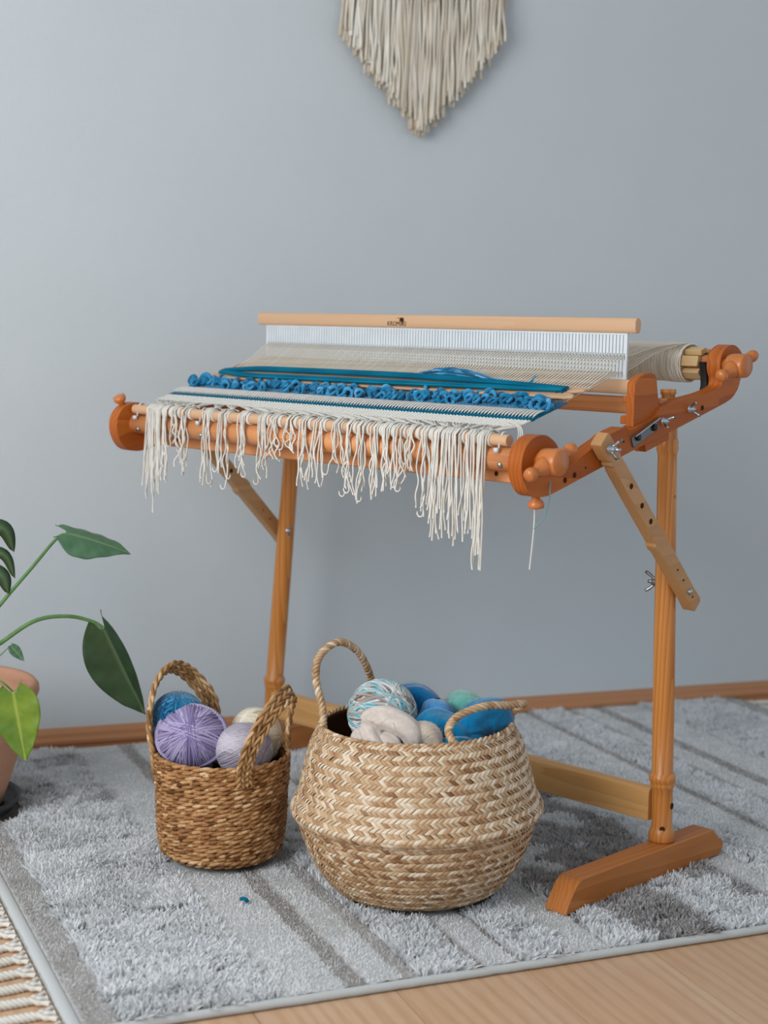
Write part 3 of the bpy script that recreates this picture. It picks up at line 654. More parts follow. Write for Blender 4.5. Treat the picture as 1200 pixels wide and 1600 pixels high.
for k, (fx, L) in enumerate(fr):
    mb = MB(); ns = 9 if L > .14 else (7 if L > .08 else 6)
    kw = MB()
    for q in range(3):  # wrap round the rod
        t = np.linspace(0, 2*PI, 18, endpoint=False); x = fx+.006+q*.0022
        P = np.stack([np.full(18, x), -.3615+.0093*np.cos(t), .6975+.0093*np.sin(t)], 1); mb.tube(P, .0011, 5, ref=(1, 0, 0), closed=True, tone=.8)
    mb.lathe([(.001, -.005), (.004, -.003), (.0048, 0), (.0035, .003), (.001, .005)], 8, frame((fx, -.352, .7075), (1, .2, .1)), tone=.6)
    for q in range(ns):
        Lq = L*rt.uniform(.72, 1.03); x0 = fx+rt.uniform(-.0085, .0085); n = 26; t = np.linspace(0, 1, n)
        curl = rt.uniform(.2, 1.0)*(.6 if L > .14 else 1.3); f1 = rt.uniform(5, 11); p1 = rt.uniform(0, 6); f2 = rt.uniform(12, 22)
        x = x0+curl*(.0045*np.sin(t*f1+p1)-.0045*np.sin(p1))*t**.5+.0016*curl*np.sin(t*f2+p1*2)*t+rt.uniform(-.012, .010)*t
        y0 = -.3715-rt.uniform(0, .004); y = y0+curl*.004*np.sin(t*f1*1.2+p1*3)*t
        z = .7055-t*Lq
        top = np.array([(x0, -.345, .7065), (x0, -.356, .7095), (x0, -.366, .7085)])
        P = np.vstack([top, np.stack([x, y-.0005, z-.004], 1)])
        if rt.random() < .12 and L < .14:      # curled hook at the end
            e = P[-1]; a = np.linspace(0, PI*1.1, 7)[1:]; s_ = rt.choice([-1, 1]); P = np.vstack([P, np.stack([e[0]+s_*.006*(1-np.cos(a)), np.full(6, e[1]), e[2]-.006*np.sin(a)], 1)])
        mb.tube(P, .00130, 5, ref=(.1, 1, .05), tone=np.clip(.55+rt.uniform(-.2, .35)+.1*np.sin(np.arange(len(P))*2.1), 0, 1))
    mb.build('fringe_tassel', M['cotton'], weave)
mb = MB(); mb.tube(spline([(.450, -.336, .642), (.4608, -.34, .609), (.461, -.34, .575), (.456, -.34, .5198)], 24), .0010, 5, ref=(0, 1, 0), tone=.8)
tag(mb.build('loose_thread', M['cotton'], weave), label='loose white thread hanging under the right front disc')
mb = MB(); mb.tube(spline([(.4760, -.325, .652), (.4870, -.34, .634), (.4862, -.34, .618), (.478, -.34, .5933), (.4567, -.34, .5734)], 24), .0010, 5, ref=(0, 1, 0), tone=1)
tag(mb.build('loose_thread', toned('greyish_teal_thread', [(0, srgb(90, 130, 140)), (1, srgb(120, 160, 165))]), weave), label='loose grey-teal thread beside the white one')
for k in range(3):
    mb = MB() if k == 0 else mb
    mb.tube(spline([(.380, -.305, wz(-.3)+.001), (.400+.003*k, -.318, .7185), (.418+.003*k, -.330, .7150), (.4275+.0034*k, -.338, .707), (.431+.0034*k, -.345, .698)], 18), .0009, 5, tone=.7)
mb.build('edge_loop', M['cotton'], weave)

# ---------------------------------------------------------------- stick shuttle wound with teal yarn
sy = -.197; sh = empty('stick_shuttle', (LO[0], LO[1], 0), LA, label='pale wooden stick shuttle wound lengthwise with teal yarn', cat='shuttle')
def sz(y): return wz(y)+.011
hw = .0235
out = []
xa, xb = -.400, .424
outl = [(xa+.010, -hw), (xb-.012, -hw), (xb, -hw+.006), (xb-.002, -hw+.012), (xb-.016, -.0045), (xb-.030, 0), (xb-.016, .0045), (xb-.002, hw-.012), (xb, hw-.004), (xb-.006, hw), (xa+.010, hw), (xa, hw-.006), (xa+.002, hw-.012), (xa+.018, .004), (xa+.030, 0), (xa+.018, -.004), (xa+.002, -hw+.012), (xa, -hw+.006)]
ct, st = math.cos(math.atan(K)), math.sin(math.atan(K))
V = [(x, sy+y*ct-d*st, sz(sy)+y*st+d*ct) for d in (-.002, .002) for x, y in outl]; n = len(outl)
F = [list(range(n))[::-1], list(range(n, 2*n))]+[[i, (i+1) % n, n+(i+1) % n, n+i] for i in range(n)]
sb_ = MB().add(V, F).build('shuttle_board', M['bar'], sh, True, .0008)
def on_sh(x, y, d): return np.stack([x, sy+y*ct-d*st, sz(sy)+y*st+d*ct], 1)
for sgn, cnt, nm in ((1, 34, 'yarn_winding'), (-1, 30, 'yarn_winding')):
    mb = MB()
    for k in range(cnt):
        t = np.linspace(0, 1, 60); x = xa+.028+(xb-xa-.054)*t
        f = np.clip(np.minimum(t, 1-t)/.42, 0, 1); bow = np.sin(f*PI/2)**(.85)
        f2 = np.clip(np.minimum(t/.16, (1-t)/.62), 0, 1) if sgn < 0 else np.clip(np.minimum(t/.12, (1-t)/.5), 0, 1); bow = np.sin(f2*PI/2)
        lat = sgn*(.004+.0155*bow)+rt.uniform(-.0098, .0098)*(.45+.55*bow)
        d = .004+rt.uniform(0, .0035)+.002*np.sin(t*PI)
        mb.tube(on_sh(x, lat, d), .0012, 5, tone=np.clip(rt.random()*.7+.1*np.sin(t*40), 0, 1))
    mb.build(nm, M['teal'], sh)
for side in (-1, 1):   # turns through the end notches
    mb = MB()
    for k in range(9):
        t = np.linspace(0, 2*PI, 16, endpoint=False); x0 = (xb-.028) if side > 0 else (xa+.028)
        P = on_sh(x0-side*(.004+.0006*k)+side*.006*np.cos(t), np.full(16, (k-4)*.0021), .0065*np.sin(t)); mb.tube(P, .0013, 5, ref=(0, 1, 0), closed=True, tone=rt.random()*.7)
    mb.build('yarn_turns', M['teal'], sh)
rotm = Matrix.Rotation(math.atan(K), 4, 'X')
logo(sb_, -.055, sy-.004, sz(sy)+.0012, rotm, .8)

# loose hank of blue yarn on the warp behind the shuttle
hk = MB()
rh = random.Random(5)
for k in range(26):
    a = rh.uniform(0, 1); e = rh.uniform(-.012, .012)
    P = [(.022+rh.uniform(-.006, .006), -.150+rh.uniform(-.006, .004), .7605+.002*a), (.060, -.146+e*.4, .767+.008*a), (.105, -.142+e, .7695+.0155*a), (.150+e, -.141+e, .7690+.0155*a), (.195, -.146+e, .766+.0115*a), (.242+rh.uniform(-.01, .01), -.150+rh.uniform(-.004, .004), .7605+.005*a)]
    Q = spline(P, 34); Q[:, 1] += .0012*np.sin(np.arange(34)*.9+k); Q[:, 2] += .0006*np.sin(np.arange(34)*1.3+k)
    hk.tube(Q, .0015, 6, tone=np.clip(rh.random()*.95+.2*np.sin(np.arange(34)*.35+k), 0, 1))
hk.tube(spline([(.16, -.135, .772), (.20, -.134, .7725), (.235, -.138, .7705), (.262, -.141, .7685), (.280, -.140, .769), (.286, -.134, .7745), (.288, -.133, .7800)], 40), .0016, 6, tone=.8)
hk.tube(spline([(.286, -.134, .7745), (.293, -.152, .766), (.31, -.162, .761), (.33, -.17, .759)], 16), .0015, 6, tone=.4)
o = hk.build('yarn_hank', M['blue_wool']); o.location = (LO[0], LO[1], 0); o.rotation_euler = (0, 0, LA)
tag(o, 'loose hank of bright blue yarn lying on the warp behind the teal shuttle', 'yarn')

# ---------------------------------------------------------------- baskets
M['seagrass'] = toned('twisted_seagrass', [(0, srgb(96, 60, 30)), (.35, srgb(154, 108, 66)), (.7, srgb(188, 144, 98)), (1, srgb(218, 186, 146))], .6, .25, 260, .5, stretch=(1, 1, 1), amt=.35)
M['handle_grass'] = toned('braided_seagrass_handle', [(0, srgb(104, 74, 44)), (.4, srgb(158, 118, 76)), (.75, srgb(192, 154, 108)), (1, srgb(222, 192, 150))], .65, .2, 300, .5, amt=.35)
M['palm'] = toned('plaited_palm_leaf', [(0, srgb(126, 86, 52)), (.35, srgb(168, 130, 92)), (.7, srgb(198, 168, 132)), (1, srgb(228, 212, 188))], .40, .45, 420, .35, stretch=(1, 1, .4), amt=.3)
M['gap_shade'] = plain('shadowed_weave', srgb(104, 70, 42), .9, .05)  # dark brown for shells behind the weave: shade of the gaps as colour

def twist_ring(mb, c, R_, z, turns, n, off, rad, k=2, tone0=.5, jit=.25, ph0=0, sq=1.0):
    th = np.linspace(0, 2*PI, n, endpoint=False)
    for s_ in range(k):
        ph = th*turns+s_*2*PI/k+ph0; rr = R_+off*np.cos(ph)
        P = np.stack([c[0]+rr*np.cos(th), c[1]+rr*np.sin(th), z+off*sq*np.sin(ph)], 1)
        tn = np.clip(tone0+np.repeat(rng.normal(0, jit, int(n/6)+1), 6)[:n]+rng.normal(0, .06, n), 0, 1)
        mb.tube(P, rad, 6, ref=(0, 0, 1), closed=True, tone=tn)
small = empty('rope_basket', (SMALL_C[0], SMALL_C[1], .020), 0, label='smaller dark tan rope basket with two broad loop handles', cat='basket')
mb = MB(); rows = 23; H = .163
def small_r(z): f = z/H; return .088+.012*min(1, f*2.2)**.7+.0015*math.sin(f*9)+.002*f
for k in range(rows):
    z = .006+(H-.008)*k/(rows-1); R_ = small_r(z)-(.006 if k == 0 else 0)
    zz = z
    twist_ring(mb, (0, 0), R_+rng.uniform(-.0006, .0006), zz, 17+k % 2, 300, .0017, .0029+rng.uniform(-.0002, .0003), 2, .48, .22, rng.uniform(0, 6), 1.0)
tag(mb.build('coiled_rope_wall', M['seagrass'], small), kind='stuff', label='stacked rows of twisted seagrass rope')
th = np.linspace(0, 1, 12); pr = [(small_r(z)-.002, z) for z in np.linspace(.003, H-.004, 10)]
mb = MB(); mb.lathe([(.002, .0035)]+[(r_-.001, z) for r_, z in pr]+[(r_-.006, z) for r_, z in pr[::-1]]+[(.002, .008)], 48); mb.build('gap_shade_shell', M['gap_shade'], small)  # inner shell added behind the rope rows, shade between them in its colour
def loop_band(parent, pts, width, normal_fn, strands, rad, twists, mat, n=150, tone0=.55):
    C = spline(pts, n); mb = MB(); t = nrm(np.gradient(C, axis=0)); nn = np.array([normal_fn(c) for c in C]); side = nrm(np.cross(t, nn)); up = nrm(np.cross(side, t))
    L = np.linspace(0, 1, n)
    for s_ in range(strands):
        off = (s_-(strands-1)/2)*width/max(1, strands)
        for q in (0, 1):
            ph = L*twists*2*PI*(1 if s_ % 2 else -1)+q*PI+s_
            P = C+side*(off+rad*.8*np.cos(ph))[:, None]+up*(rad*.8*np.sin(ph))[:, None]
            tn = np.clip(tone0+np.repeat(rng.normal(0, .2, n//7+1), 7)[:n], 0, 1)
            mb.tube(P, rad, 6, ref=up, tone=tn)
    return mb.build('handle', mat, parent)
def ringpt(R_, deg, z): a = math.radians(deg); return (R_*math.cos(a), R_*math.sin(a), z)
# directions: view axis from camera to basket
vd = math.degrees(math.atan2(SMALL_C[1], SMALL_C[0])); rt_ = vd-90   # 'rt_' points to image right
def sm_loop(pts, cen_out): return loop_band(small, pts, .026, lambda c: np.array([cen_out[0], cen_out[1], .0])+np.array([0, 0, .35])*0+nrm(np.array([c[0]-cen_out[0]*.05, c[1]-cen_out[1]*.05, max(0, c[2]-H)*2.0])), 4, .0027, 12, M['handle_grass'])
a1 = rt_-71; a2 = rt_+14
p = [ringpt(.1045, a1, H-.028), ringpt(.1060, a1, H), ringpt(.1120, a1+6, H+.042), ringpt(.1100, a1+24, H+.085), ringpt(.1080, (a1+a2)/2+8, H+.102), ringpt(.1080, a2-10, H+.082), ringpt(.1070, a2-1, H+.040), ringpt(.1055, a2, H), ringpt(.1040, a2, H-.028)]
sm_loop(p, ringpt(1, (a1+a2)/2, 0)[:2])
a1 = rt_+180; a2 = rt_+99
p = [ringpt(.1040, a1+3, H-.028), ringpt(.1060, a1+3, H), ringpt(.1130, a1, H+.050), ringpt(.1100, a1-16, H+.098), ringpt(.1050, (a1+a2)/2+4, H+.120), ringpt(.1050, (a1+a2)/2-18, H+.104), ringpt(.1055, a2+2, H+.055), ringpt(.1050, a2, H), ringpt(.1035, a2, H-.028)]
sm_loop(p, ringpt(1, (a1+a2)/2, 0)[:2])

big = empty('belly_basket', (BIG_C[0], BIG_C[1], .020), 0, label='larger pale plaited belly basket with thin rope handles', cat='basket')
big.rotation_euler = (Matrix.Rotation(.03, 3, Vector((-.38, -.92, 0)))).to_euler()
bp = [(.070, .001), (.105, .002), (.122, .006), (.136, .020), (.150, .040), (.161, .062), (.169, .084), (.1745, .104), (.1775, .112), (.1835, .117), (.1860, .124), (.1835, .131), (.1785, .139), (.174, .150), (.169, .172), (.163, .195), (.157, .216), (.150, .232), (.1445, .240), (.1415, .248)]
BP = spline([(r_, z, 0) for r_, z in bp], 400)[:, :2]
sl = np.concatenate([[0], np.cumsum(np.linalg.norm(np.diff(BP, axis=0), axis=1))])
def bsurf(u, v):   # u angle fraction, v arc length
    r_ = np.interp(v, sl, BP[:, 0]); z = np.interp(v, sl, BP[:, 1])
    dr = np.gradient(BP[:, 0], sl); dz = np.gradient(BP[:, 1], sl); a = np.interp(v, sl, dr); b = np.interp(v, sl, dz)
    th = u*2*PI; nl = np.maximum(np.hypot(a, b), 1e-6)
    P = np.stack([r_*np.cos(th), r_*np.sin(th), z], -1); Nn = np.stack([b/nl*np.cos(th), b/nl*np.sin(th), -a/nl], -1)
    return P, Nn
nc = 132; vs0 = .036; rowsN = 40; rh_ = (sl[-1]-vs0)/rowsN
mb = MB(); mv, mt, mf = [], [], []; base = 0
for k in range(rowsN):
    v0 = vs0+rh_*(k+.5); s_ = 1 if k % 2 else -1
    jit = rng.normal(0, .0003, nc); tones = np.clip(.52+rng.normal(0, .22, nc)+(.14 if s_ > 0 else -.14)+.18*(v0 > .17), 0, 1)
    if 1:
        a = np.linspace(-1, 1, 4)[None, :, None]; b = np.linspace(-1, 1, 5)[None, None, :]
        uc = (np.arange(nc)/nc)[:, None, None]+(k % 2)*.0/nc
        Rm = np.interp(v0, sl, BP[:, 0]); pitch = 1/nc
        wid = .50+rng.uniform(-.05, .05, nc)[:, None, None]
        vv = v0+b*rh_*.60+jit[:, None, None]; uu = uc+s_*(b*rh_*.60)*1.0/(2*PI*Rm)+a*wid*pitch+0*b
        P, Nn = bsurf(uu+0*vv, np.clip(vv+0*uu, .0, sl[-1]))
        h = .0004+.0024*np.clip(1-.75*np.abs(b)**3, 0, 1)*(1-.55*np.abs(a)**2.5)+.0006*a*s_+rng.normal(0, .0002, nc)[:, None, None]
        P = P+Nn*h[..., None]
        i = np.arange(3)[:, None]; j = np.arange(4)[None]; f = np.stack([i*5+j, (i+1)*5+j, (i+1)*5+j+1, i*5+j+1], -1).reshape(-1, 4)
        F = (f[None]+(np.arange(nc)*20)[:, None, None]).reshape(-1, 4)
        tt = np.repeat(tones, 20)+.05*np.tile(np.sin(np.arange(20)*1.7), nc)
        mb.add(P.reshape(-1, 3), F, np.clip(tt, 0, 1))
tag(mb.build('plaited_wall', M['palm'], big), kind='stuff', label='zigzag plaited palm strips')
mb = MB(); q = BP[::12]; mb.lathe([(.002, 0)]+[(r_-.0006, z) for r_, z in q]+[(r_-.004, z) for r_, z in q[::-1]]+[(.002, .004)], 96); mb.build('gap_shade_shell', M['gap_shade'], big)  # added shell just inside the strips, coloured dark as shade in their gaps
mb = MB(); twist_ring(mb, (0, 0), .1415, .2485, 44, 560, .0018, .0024, 2, .6, .2); mb.build('rolled_rim', M['palm'], big)
def rope(parent, pts, rad, twists, n=200, name='handle'):
    C = spline(pts, n); t = nrm(np.gradient(C, axis=0)); a = nrm(np.cross(t, np.array([.5, .8, .2]))); b = np.cross(t, a); L = np.linspace(0, 1, n); mb = MB()
    for q in range(3):
        ph = L*twists*2*PI+q*2*PI/3
        mb.tube(C+a*(rad*.9*np.cos(ph))[:, None]+b*(rad*.9*np.sin(ph))[:, None], rad, 6, ref=b, tone=np.clip(.6+np.repeat(rng.normal(0, .18, n//6+1), 6)[:n], 0, 1))
    return mb.build(name, M['palm'], parent)
def bl(x, y, z): return (x-BIG_C[0], y-BIG_C[1], z-.020)
tag(rope(big, [bl(.752, 2.166, .235), bl(.748, 2.172, .262), bl(.752, 2.190, .292), bl(.745, 2.197, .335), bl(.752, 2.200, .368), bl(.785, 2.212, .384), bl(.818, 2.230, .368), bl(.842, 2.248, .338), bl(.858, 2.266, .305), bl(.868, 2.283, .262)], .0033, 17), label='rope handle standing upright')
tag(rope(big, [bl(.889, 2.000, .240), bl(.888, 2.006, .262), bl(.882, 2.020, .285), bl(.900, 2.026, .303), bl(.945, 2.036, .311), bl(.990, 2.052, .3045), bl(1.026, 2.075, .2985), bl(1.020, 2.086, .290), bl(1.010, 2.098, .272), bl(1.008, 2.106, .245)], .0033, 15), label='rope handle leaning out over the rim')

# ---------------------------------------------------------------- yarn balls
def yarn_ball(name, c, ax, windings, rad, mat, label, core=.975, seed=1, n=44, rot=0, group=None, tones=None, per=7, sq=(1, 1, 1), extra=None, lat=.55, pole=None):
    r = np.random.default_rng(seed); R_ = ax
    root = empty(name, c, 0, label=label, cat='yarn', group='yarn balls in the rope basket' if c[0] < .75 else None)
    Rm = np.array(Euler(rot if rot else (0, 0, 0)).to_matrix()); S = np.array(sq)
    k = MB(); th = np.linspace(0, PI, 14); k.lathe([(max(.0005, R_*core*math.sin(a)), -R_*core*math.cos(a)) for a in th], 28)
    k.V = [(v*S) @ Rm.T for v in k.V]; k.build('ball_core', mat, root)
    mb = MB()
    for w in range(windings):
        ax_ = r.normal(0, 1, 3)*np.array([1, 1, lat])
        if pole is not None: ax_ = nrm(ax_-np.array(pole)*(ax_@np.array(pole))*.9)
        ax_ = nrm(ax_); tmp = np.cross(ax_, (0.2, .1, 1)); e1 = nrm(tmp); e2 = np.cross(ax_, e1); lift = r.uniform(-.02, .035)
        tn0 = r.random() if tones is None else tones[r.integers(len(tones))]
        for q in range(per):
            d = (q-(per-1)/2)*rad*1.85/R_; cr = math.sqrt(max(0, 1-d*d)); t = np.linspace(0, 2*PI, n, endpoint=False)
            ctr = ax_*d; wob = r.uniform(-.02, .02)
            P = (ctr+cr*(e1*np.cos(t)[:, None]+e2*np.sin(t)[:, None])+ax_*(wob*np.sin(2*t+q))[:, None]); P = nrm(P)*(1+lift)*R_
            Nr = nrm(P); P = (P*S) @ Rm.T; Nr = nrm((Nr/S) @ Rm.T)
            mb.tube(P, rad, 5, ref=Nr, closed=True, tone=np.clip(tn0+r.normal(0, .10)+.08*np.sin(t*5+q), 0, 1))
    tag(mb.build('wound_strands', mat, root), kind='stuff')
    if extra: extra(root, mat)
    return root
M['lav'] = toned('lavender_chunky_yarn', [(0, srgb(106, 90, 142)), (.5, srgb(150, 138, 182)), (1, srgb(184, 176, 210))], .9, .05, 700, .5, .3)
M['lilac'] = toned('pale_lilac_yarn', [(0, srgb(150, 144, 160)), (.5, srgb(180, 174, 188)), (1, srgb(204, 200, 212))], .8, .1)
M['creamyarn'] = toned('shiny_cream_yarn', [(0, srgb(196, 186, 160)), (.5, srgb(226, 216, 192)), (1, srgb(242, 236, 220))], .5, .35)
M['bluey'] = toned('fuzzy_blue_yarn', [(0, srgb(0, 70, 112)), (.5, srgb(6, 104, 152)), (1, srgb(60, 146, 184))], .9, .05, 400, .8, .5)
M['multi'] = toned('speckled_teal_taupe_yarn', [(0, srgb(130, 112, 104)), (.3, srgb(176, 164, 158)), (.5, srgb(214, 208, 202)), (.72, srgb(150, 196, 206)), (.88, srgb(92, 176, 196)), (1, srgb(228, 226, 222))], .85, .05)
def lav_extra(root, mat):   # the loose twisted strand round the face of the ball
    t = np.linspace(0, 2*PI, 160, endpoint=False); mb = MB(); fd = nrm(np.array([-.30, -.85, .43])); e1 = nrm(np.cross(fd, (0, 0, 1.))); e2 = np.cross(e1, fd)
    for q in range(3):
        ph = t*26+q*2*PI/3; rr = .0505+.0019*np.cos(ph); P = fd*(.0215+.0019*np.sin(ph))[:, None]+(e1*np.cos(t)[:, None]*1.06+e2*np.sin(t)[:, None]*.94)*rr[:, None]
        mb.tube(P, .0025, 6, ref=fd, closed=True, tone=.8)
    mb.build('loose_strand', mat, root)
zf = .020
yarn_ball('yarn_ball', (.5985, 2.393, .2015), .0530, 62, .0021, M['lav'], 'large lavender chunky yarn ball with a thick loose strand round it', seed=2, sq=(1.04, 1.0, .98), extra=lav_extra, per=2, pole=(-.285, -.868, .406), lat=1)
yarn_ball('yarn_ball', (.583, 2.424, .2290-.002), .040, 40, .0029, M['bluey'], 'fuzzy blue yarn ball behind the lavender one in the rope basket', seed=3, per=2)
yarn_ball('yarn_ball', (.6685, 2.342, .1905), .0410, 34, .0014, M['lilac'], 'pale lilac grey yarn ball in front at the right of the rope basket', seed=4, rot=(1.2, .2, .4), per=6, sq=(1.1, 1, .95), lat=.25)
yarn_ball('yarn_ball', (.706, 2.404, .1960), .0400, 30, .0009, M['creamyarn'], 'shiny cream yarn ball behind the pale lilac one', seed=5, rot=(.2, 1.1, .3), per=12, sq=(1.12, 1, .98), lat=.3)
yarn_ball('yarn_ball', (.829, 2.166, .2800), .0495, 90, .0012, M['multi'], 'speckled teal, taupe and white yarn ball in the belly basket', seed=6, rot=(1.35, .5, .3), per=2, tones=[.05, .3, .5, .5, .72, .85, .98, .25], lat=.35)

# ---------------------------------------------------------------- wool roving
def fluff(name, colr, dark, label, paths, seed, fuzz=110):
    t = NT(name+'_'+str(seed), .95, .02); nz = t.noise(t.coord((1, 1, 1)), 60, 5, .7, 1.5); nz2 = t.noise(t.coord((.35, 1, 1)), 700, 3, .7)
    t.base(t.mix(.25, t.mix(t.ramp(nz, [(.35, (0, 0, 0, 1)), (.7, (1, 1, 1, 1))]), dark, colr), t.mix(nz2, dark, colr))); t.bump(nz2, .4, .002); t.b.inputs['Sheen Weight'].default_value = .5
    r = np.random.default_rng(seed); mb = MB(); fz = MB()
    for pts, rads in paths:
        n = 40; C = spline(pts, n); rr = np.interp(np.linspace(0, 1, n), np.linspace(0, 1, len(rads)), rads)
        e = np.linspace(-1, 1, n); rr = rr*np.maximum(.05, (1-np.abs(e)**5))**.5
        tg = nrm(np.gradient(C, axis=0)); a = np.cross(tg, (.2, .3, .9)); a = nrm(a); b = np.cross(tg, a); m = 30; th = np.arange(m)/m*2*PI
        ph = r.uniform(0, 6, 6)
        g = 1+.07*np.sin(3*th[None]+ph[0]+e[:, None]*2)+.05*np.sin(5*th[None]+ph[1]-e[:, None]*3)+.05*np.sin(e[:, None]*6+ph[2]+th[None])+.03*np.sin(9*th[None]+ph[3])
        P = C[:, None]+(a[:, None]*np.cos(th)[None, :, None]+b[:, None]*np.sin(th)[None, :, None])*(rr[:, None]*g)[..., None]
        i = np.arange(n-1)[:, None]; j = np.arange(m)[None]; F = np.stack([i*m+j, i*m+(j+1) % m, (i+1)*m+(j+1) % m, (i+1)*m+j], -1).reshape(-1, 4)
        Pf = P.reshape(-1, 3); mb.add(Pf, F[:, ::-1])
        for q in range(fuzz//len(paths)):
            i0 = r.integers(3, n-8); j0 = r.integers(m); K_ = r.integers(3, 6); Q = P[np.arange(i0, i0+K_), (j0+np.arange(K_)*r.choice([-1, 0, 1])) % m]
            nr = nrm(Q-C[i0:i0+K_]); Q = Q+nr*(r.uniform(.0004, .003)*np.sin(np.linspace(.2, PI-.1, K_)))[:, None]; fz.tube(Q, .00014, 3, caps=False)
    o = mb.build(name, t.m); tag(o, label, 'wool', 'wool rovings in the belly basket')
    f = fz.build('stray_fibres', t.m, o); f['kind'] = 'stuff'
    m_ = o.modifiers.new('sub', 'SUBSURF'); m_.levels = 1; m_.render_levels = 1
    return o
cr, crd = srgb(226, 216, 208), srgb(200, 188, 178)
fluff('wool_roving', cr, crd, 'cream wool roving folded over at the front left of the belly basket', [([(.795, 2.050, .245), (.782, 2.080, .268), (.785, 2.092, .288), (.806, 2.080, .294), (.830, 2.062, .280), (.838, 2.050, .252)], [.014, .016, .017, .018, .018, .016]), ([(.765, 2.120, .255), (.785, 2.095, .262), (.815, 2.055, .258)], [.014, .017, .016])], 31)
fluff('wool_roving', srgb(222, 208, 194), srgb(196, 180, 164), 'small beige wool roving tuft right of the folded cream one', [([(.838, 2.072, .245), (.846, 2.068, .270), (.862, 2.058, .266), (.868, 2.052, .245)], [.016, .019, .019, .016])], 32)
fluff('wool_roving', srgb(14, 128, 180), srgb(0, 92, 150), 'deep blue wool roving at the back of the belly basket', [([(.860, 2.205, .240), (.868, 2.205, .278), (.895, 2.200, .292), (.912, 2.19, .275), (.915, 2.18, .24)], [.022, .024, .024, .024, .022])], 33)
fluff('wool_roving', srgb(88, 158, 208), srgb(56, 130, 190), 'light cornflower blue wool roving beside the deep blue one', [([(.912, 2.160, .240), (.914, 2.160, .268), (.916, 2.162, .298)], [.026, .028, .022])], 34)
fluff('wool_roving', srgb(128, 196, 184), srgb(100, 174, 162), 'pale mint green wool roving at the back right of the belly basket', [([(.945, 2.190, .250), (.965, 2.185, .274), (.985, 2.178, .268), (.995, 2.17, .245)], [.022, .027, .026, .02])], 35)
fluff('wool_roving', srgb(0, 140, 186), srgb(0, 108, 158), 'bright blue wool roving left of the leaning handle', [([(.868, 2.085, .245), (.876, 2.095, .272), (.898, 2.095, .274), (.918, 2.085, .262), (.925, 2.078, .245)], [.018, .022, .023, .021, .018]), ([(.870, 2.070, .250), (.900, 2.045, .258), (.925, 2.040, .252)], [.012, .014, .012])], 36)
fluff('wool_roving', srgb(0, 138, 188), srgb(0, 106, 160), 'bright blue wool roving framed by the leaning handle', [([(.930, 2.085, .240), (.938, 2.090, .268), (.960, 2.098, .282), (.985, 2.100, .276), (.998, 2.100, .25)], [.024, .028, .029, .028, .024])], 37)

# ---------------------------------------------------------------- potted plant
plant = empty('potted_monstera', (POT_C[0], POT_C[1], .018), 0, label='monstera in a terracotta pot at the left edge', cat='plant')
t = NT('terracotta', .8, .15); nz = t.noise(t.coord((1, 1, 3)), 14, 4); t.base(t.mix(nz, srgb(206, 160, 134), srgb(190, 138, 110))); t.bump(t.noise(t.coord(), 120, 3), .1, .002); M['terra'] = t.m
M['saucer'] = plain('dark_plastic_saucer', srgb(44, 44, 46), .45, .4); M['soil'] = plain('potting_soil', srgb(60, 46, 38), .95, .05, scale=90, bump=.8)
mb = MB(); mb.lathe([(.092, .006), (.098, .010), (.112, .05), (.130, .105), (.142, .155), (.146, .186), (.150, .190), (.1575, .194), (.1610, .203), (.1605, .212), (.155, .219), (.147, .219), (.141, .212), (.139, .200), (.137, .175), (.02, .174)], 64); mb.build('pot', M['terra'], plant)
mb = MB(); mb.lathe([(.105, 0), (.118, .003), (.127, .016), (.130, .024), (.127, .025), (.122, .018), (.112, .007), (.02, .0055)], 64); mb.build('saucer', M['saucer'], plant)
mb = MB(); mb.lathe([(.1365, .178), (.10, .184), (.05, .186), (.002, .188)], 40); mb.build('soil', M['soil'], plant)
def leaf_mat(name, c1, c2, c3, rough=.35):
    t = NT(name, rough, .4); nz = t.noise(t.coord(), 22, 4, .6)
    c = t.mix(t.ramp(nz, [(.3, (0, 0, 0, 1)), (.7, (1, 1, 1, 1))]), c1, c2); t.base(t.mix(t.ramp(t.attr(), [(0, (0, 0, 0, 1)), (1, (1, 1, 1, 1))]), c, c3)); t.bump(t.noise(t.coord(), 160, 3), .15, .001)
    return t.m
M['leaf'] = leaf_mat('deep_green_leaf', srgb(36, 58, 34), srgb(48, 74, 42), srgb(84, 106, 72))
M['leaf_top'] = leaf_mat('mid_green_leaf', srgb(62, 100, 72), srgb(84, 122, 90), srgb(116, 148, 112))
M['leaf_yellow'] = leaf_mat('yellow_green_leaf', srgb(124, 148, 44), srgb(78, 116, 38), srgb(160, 172, 78))
M['stem'] = plain('green_stem', srgb(74, 118, 62), .5, .3, var=srgb(98, 140, 80), scale=40)
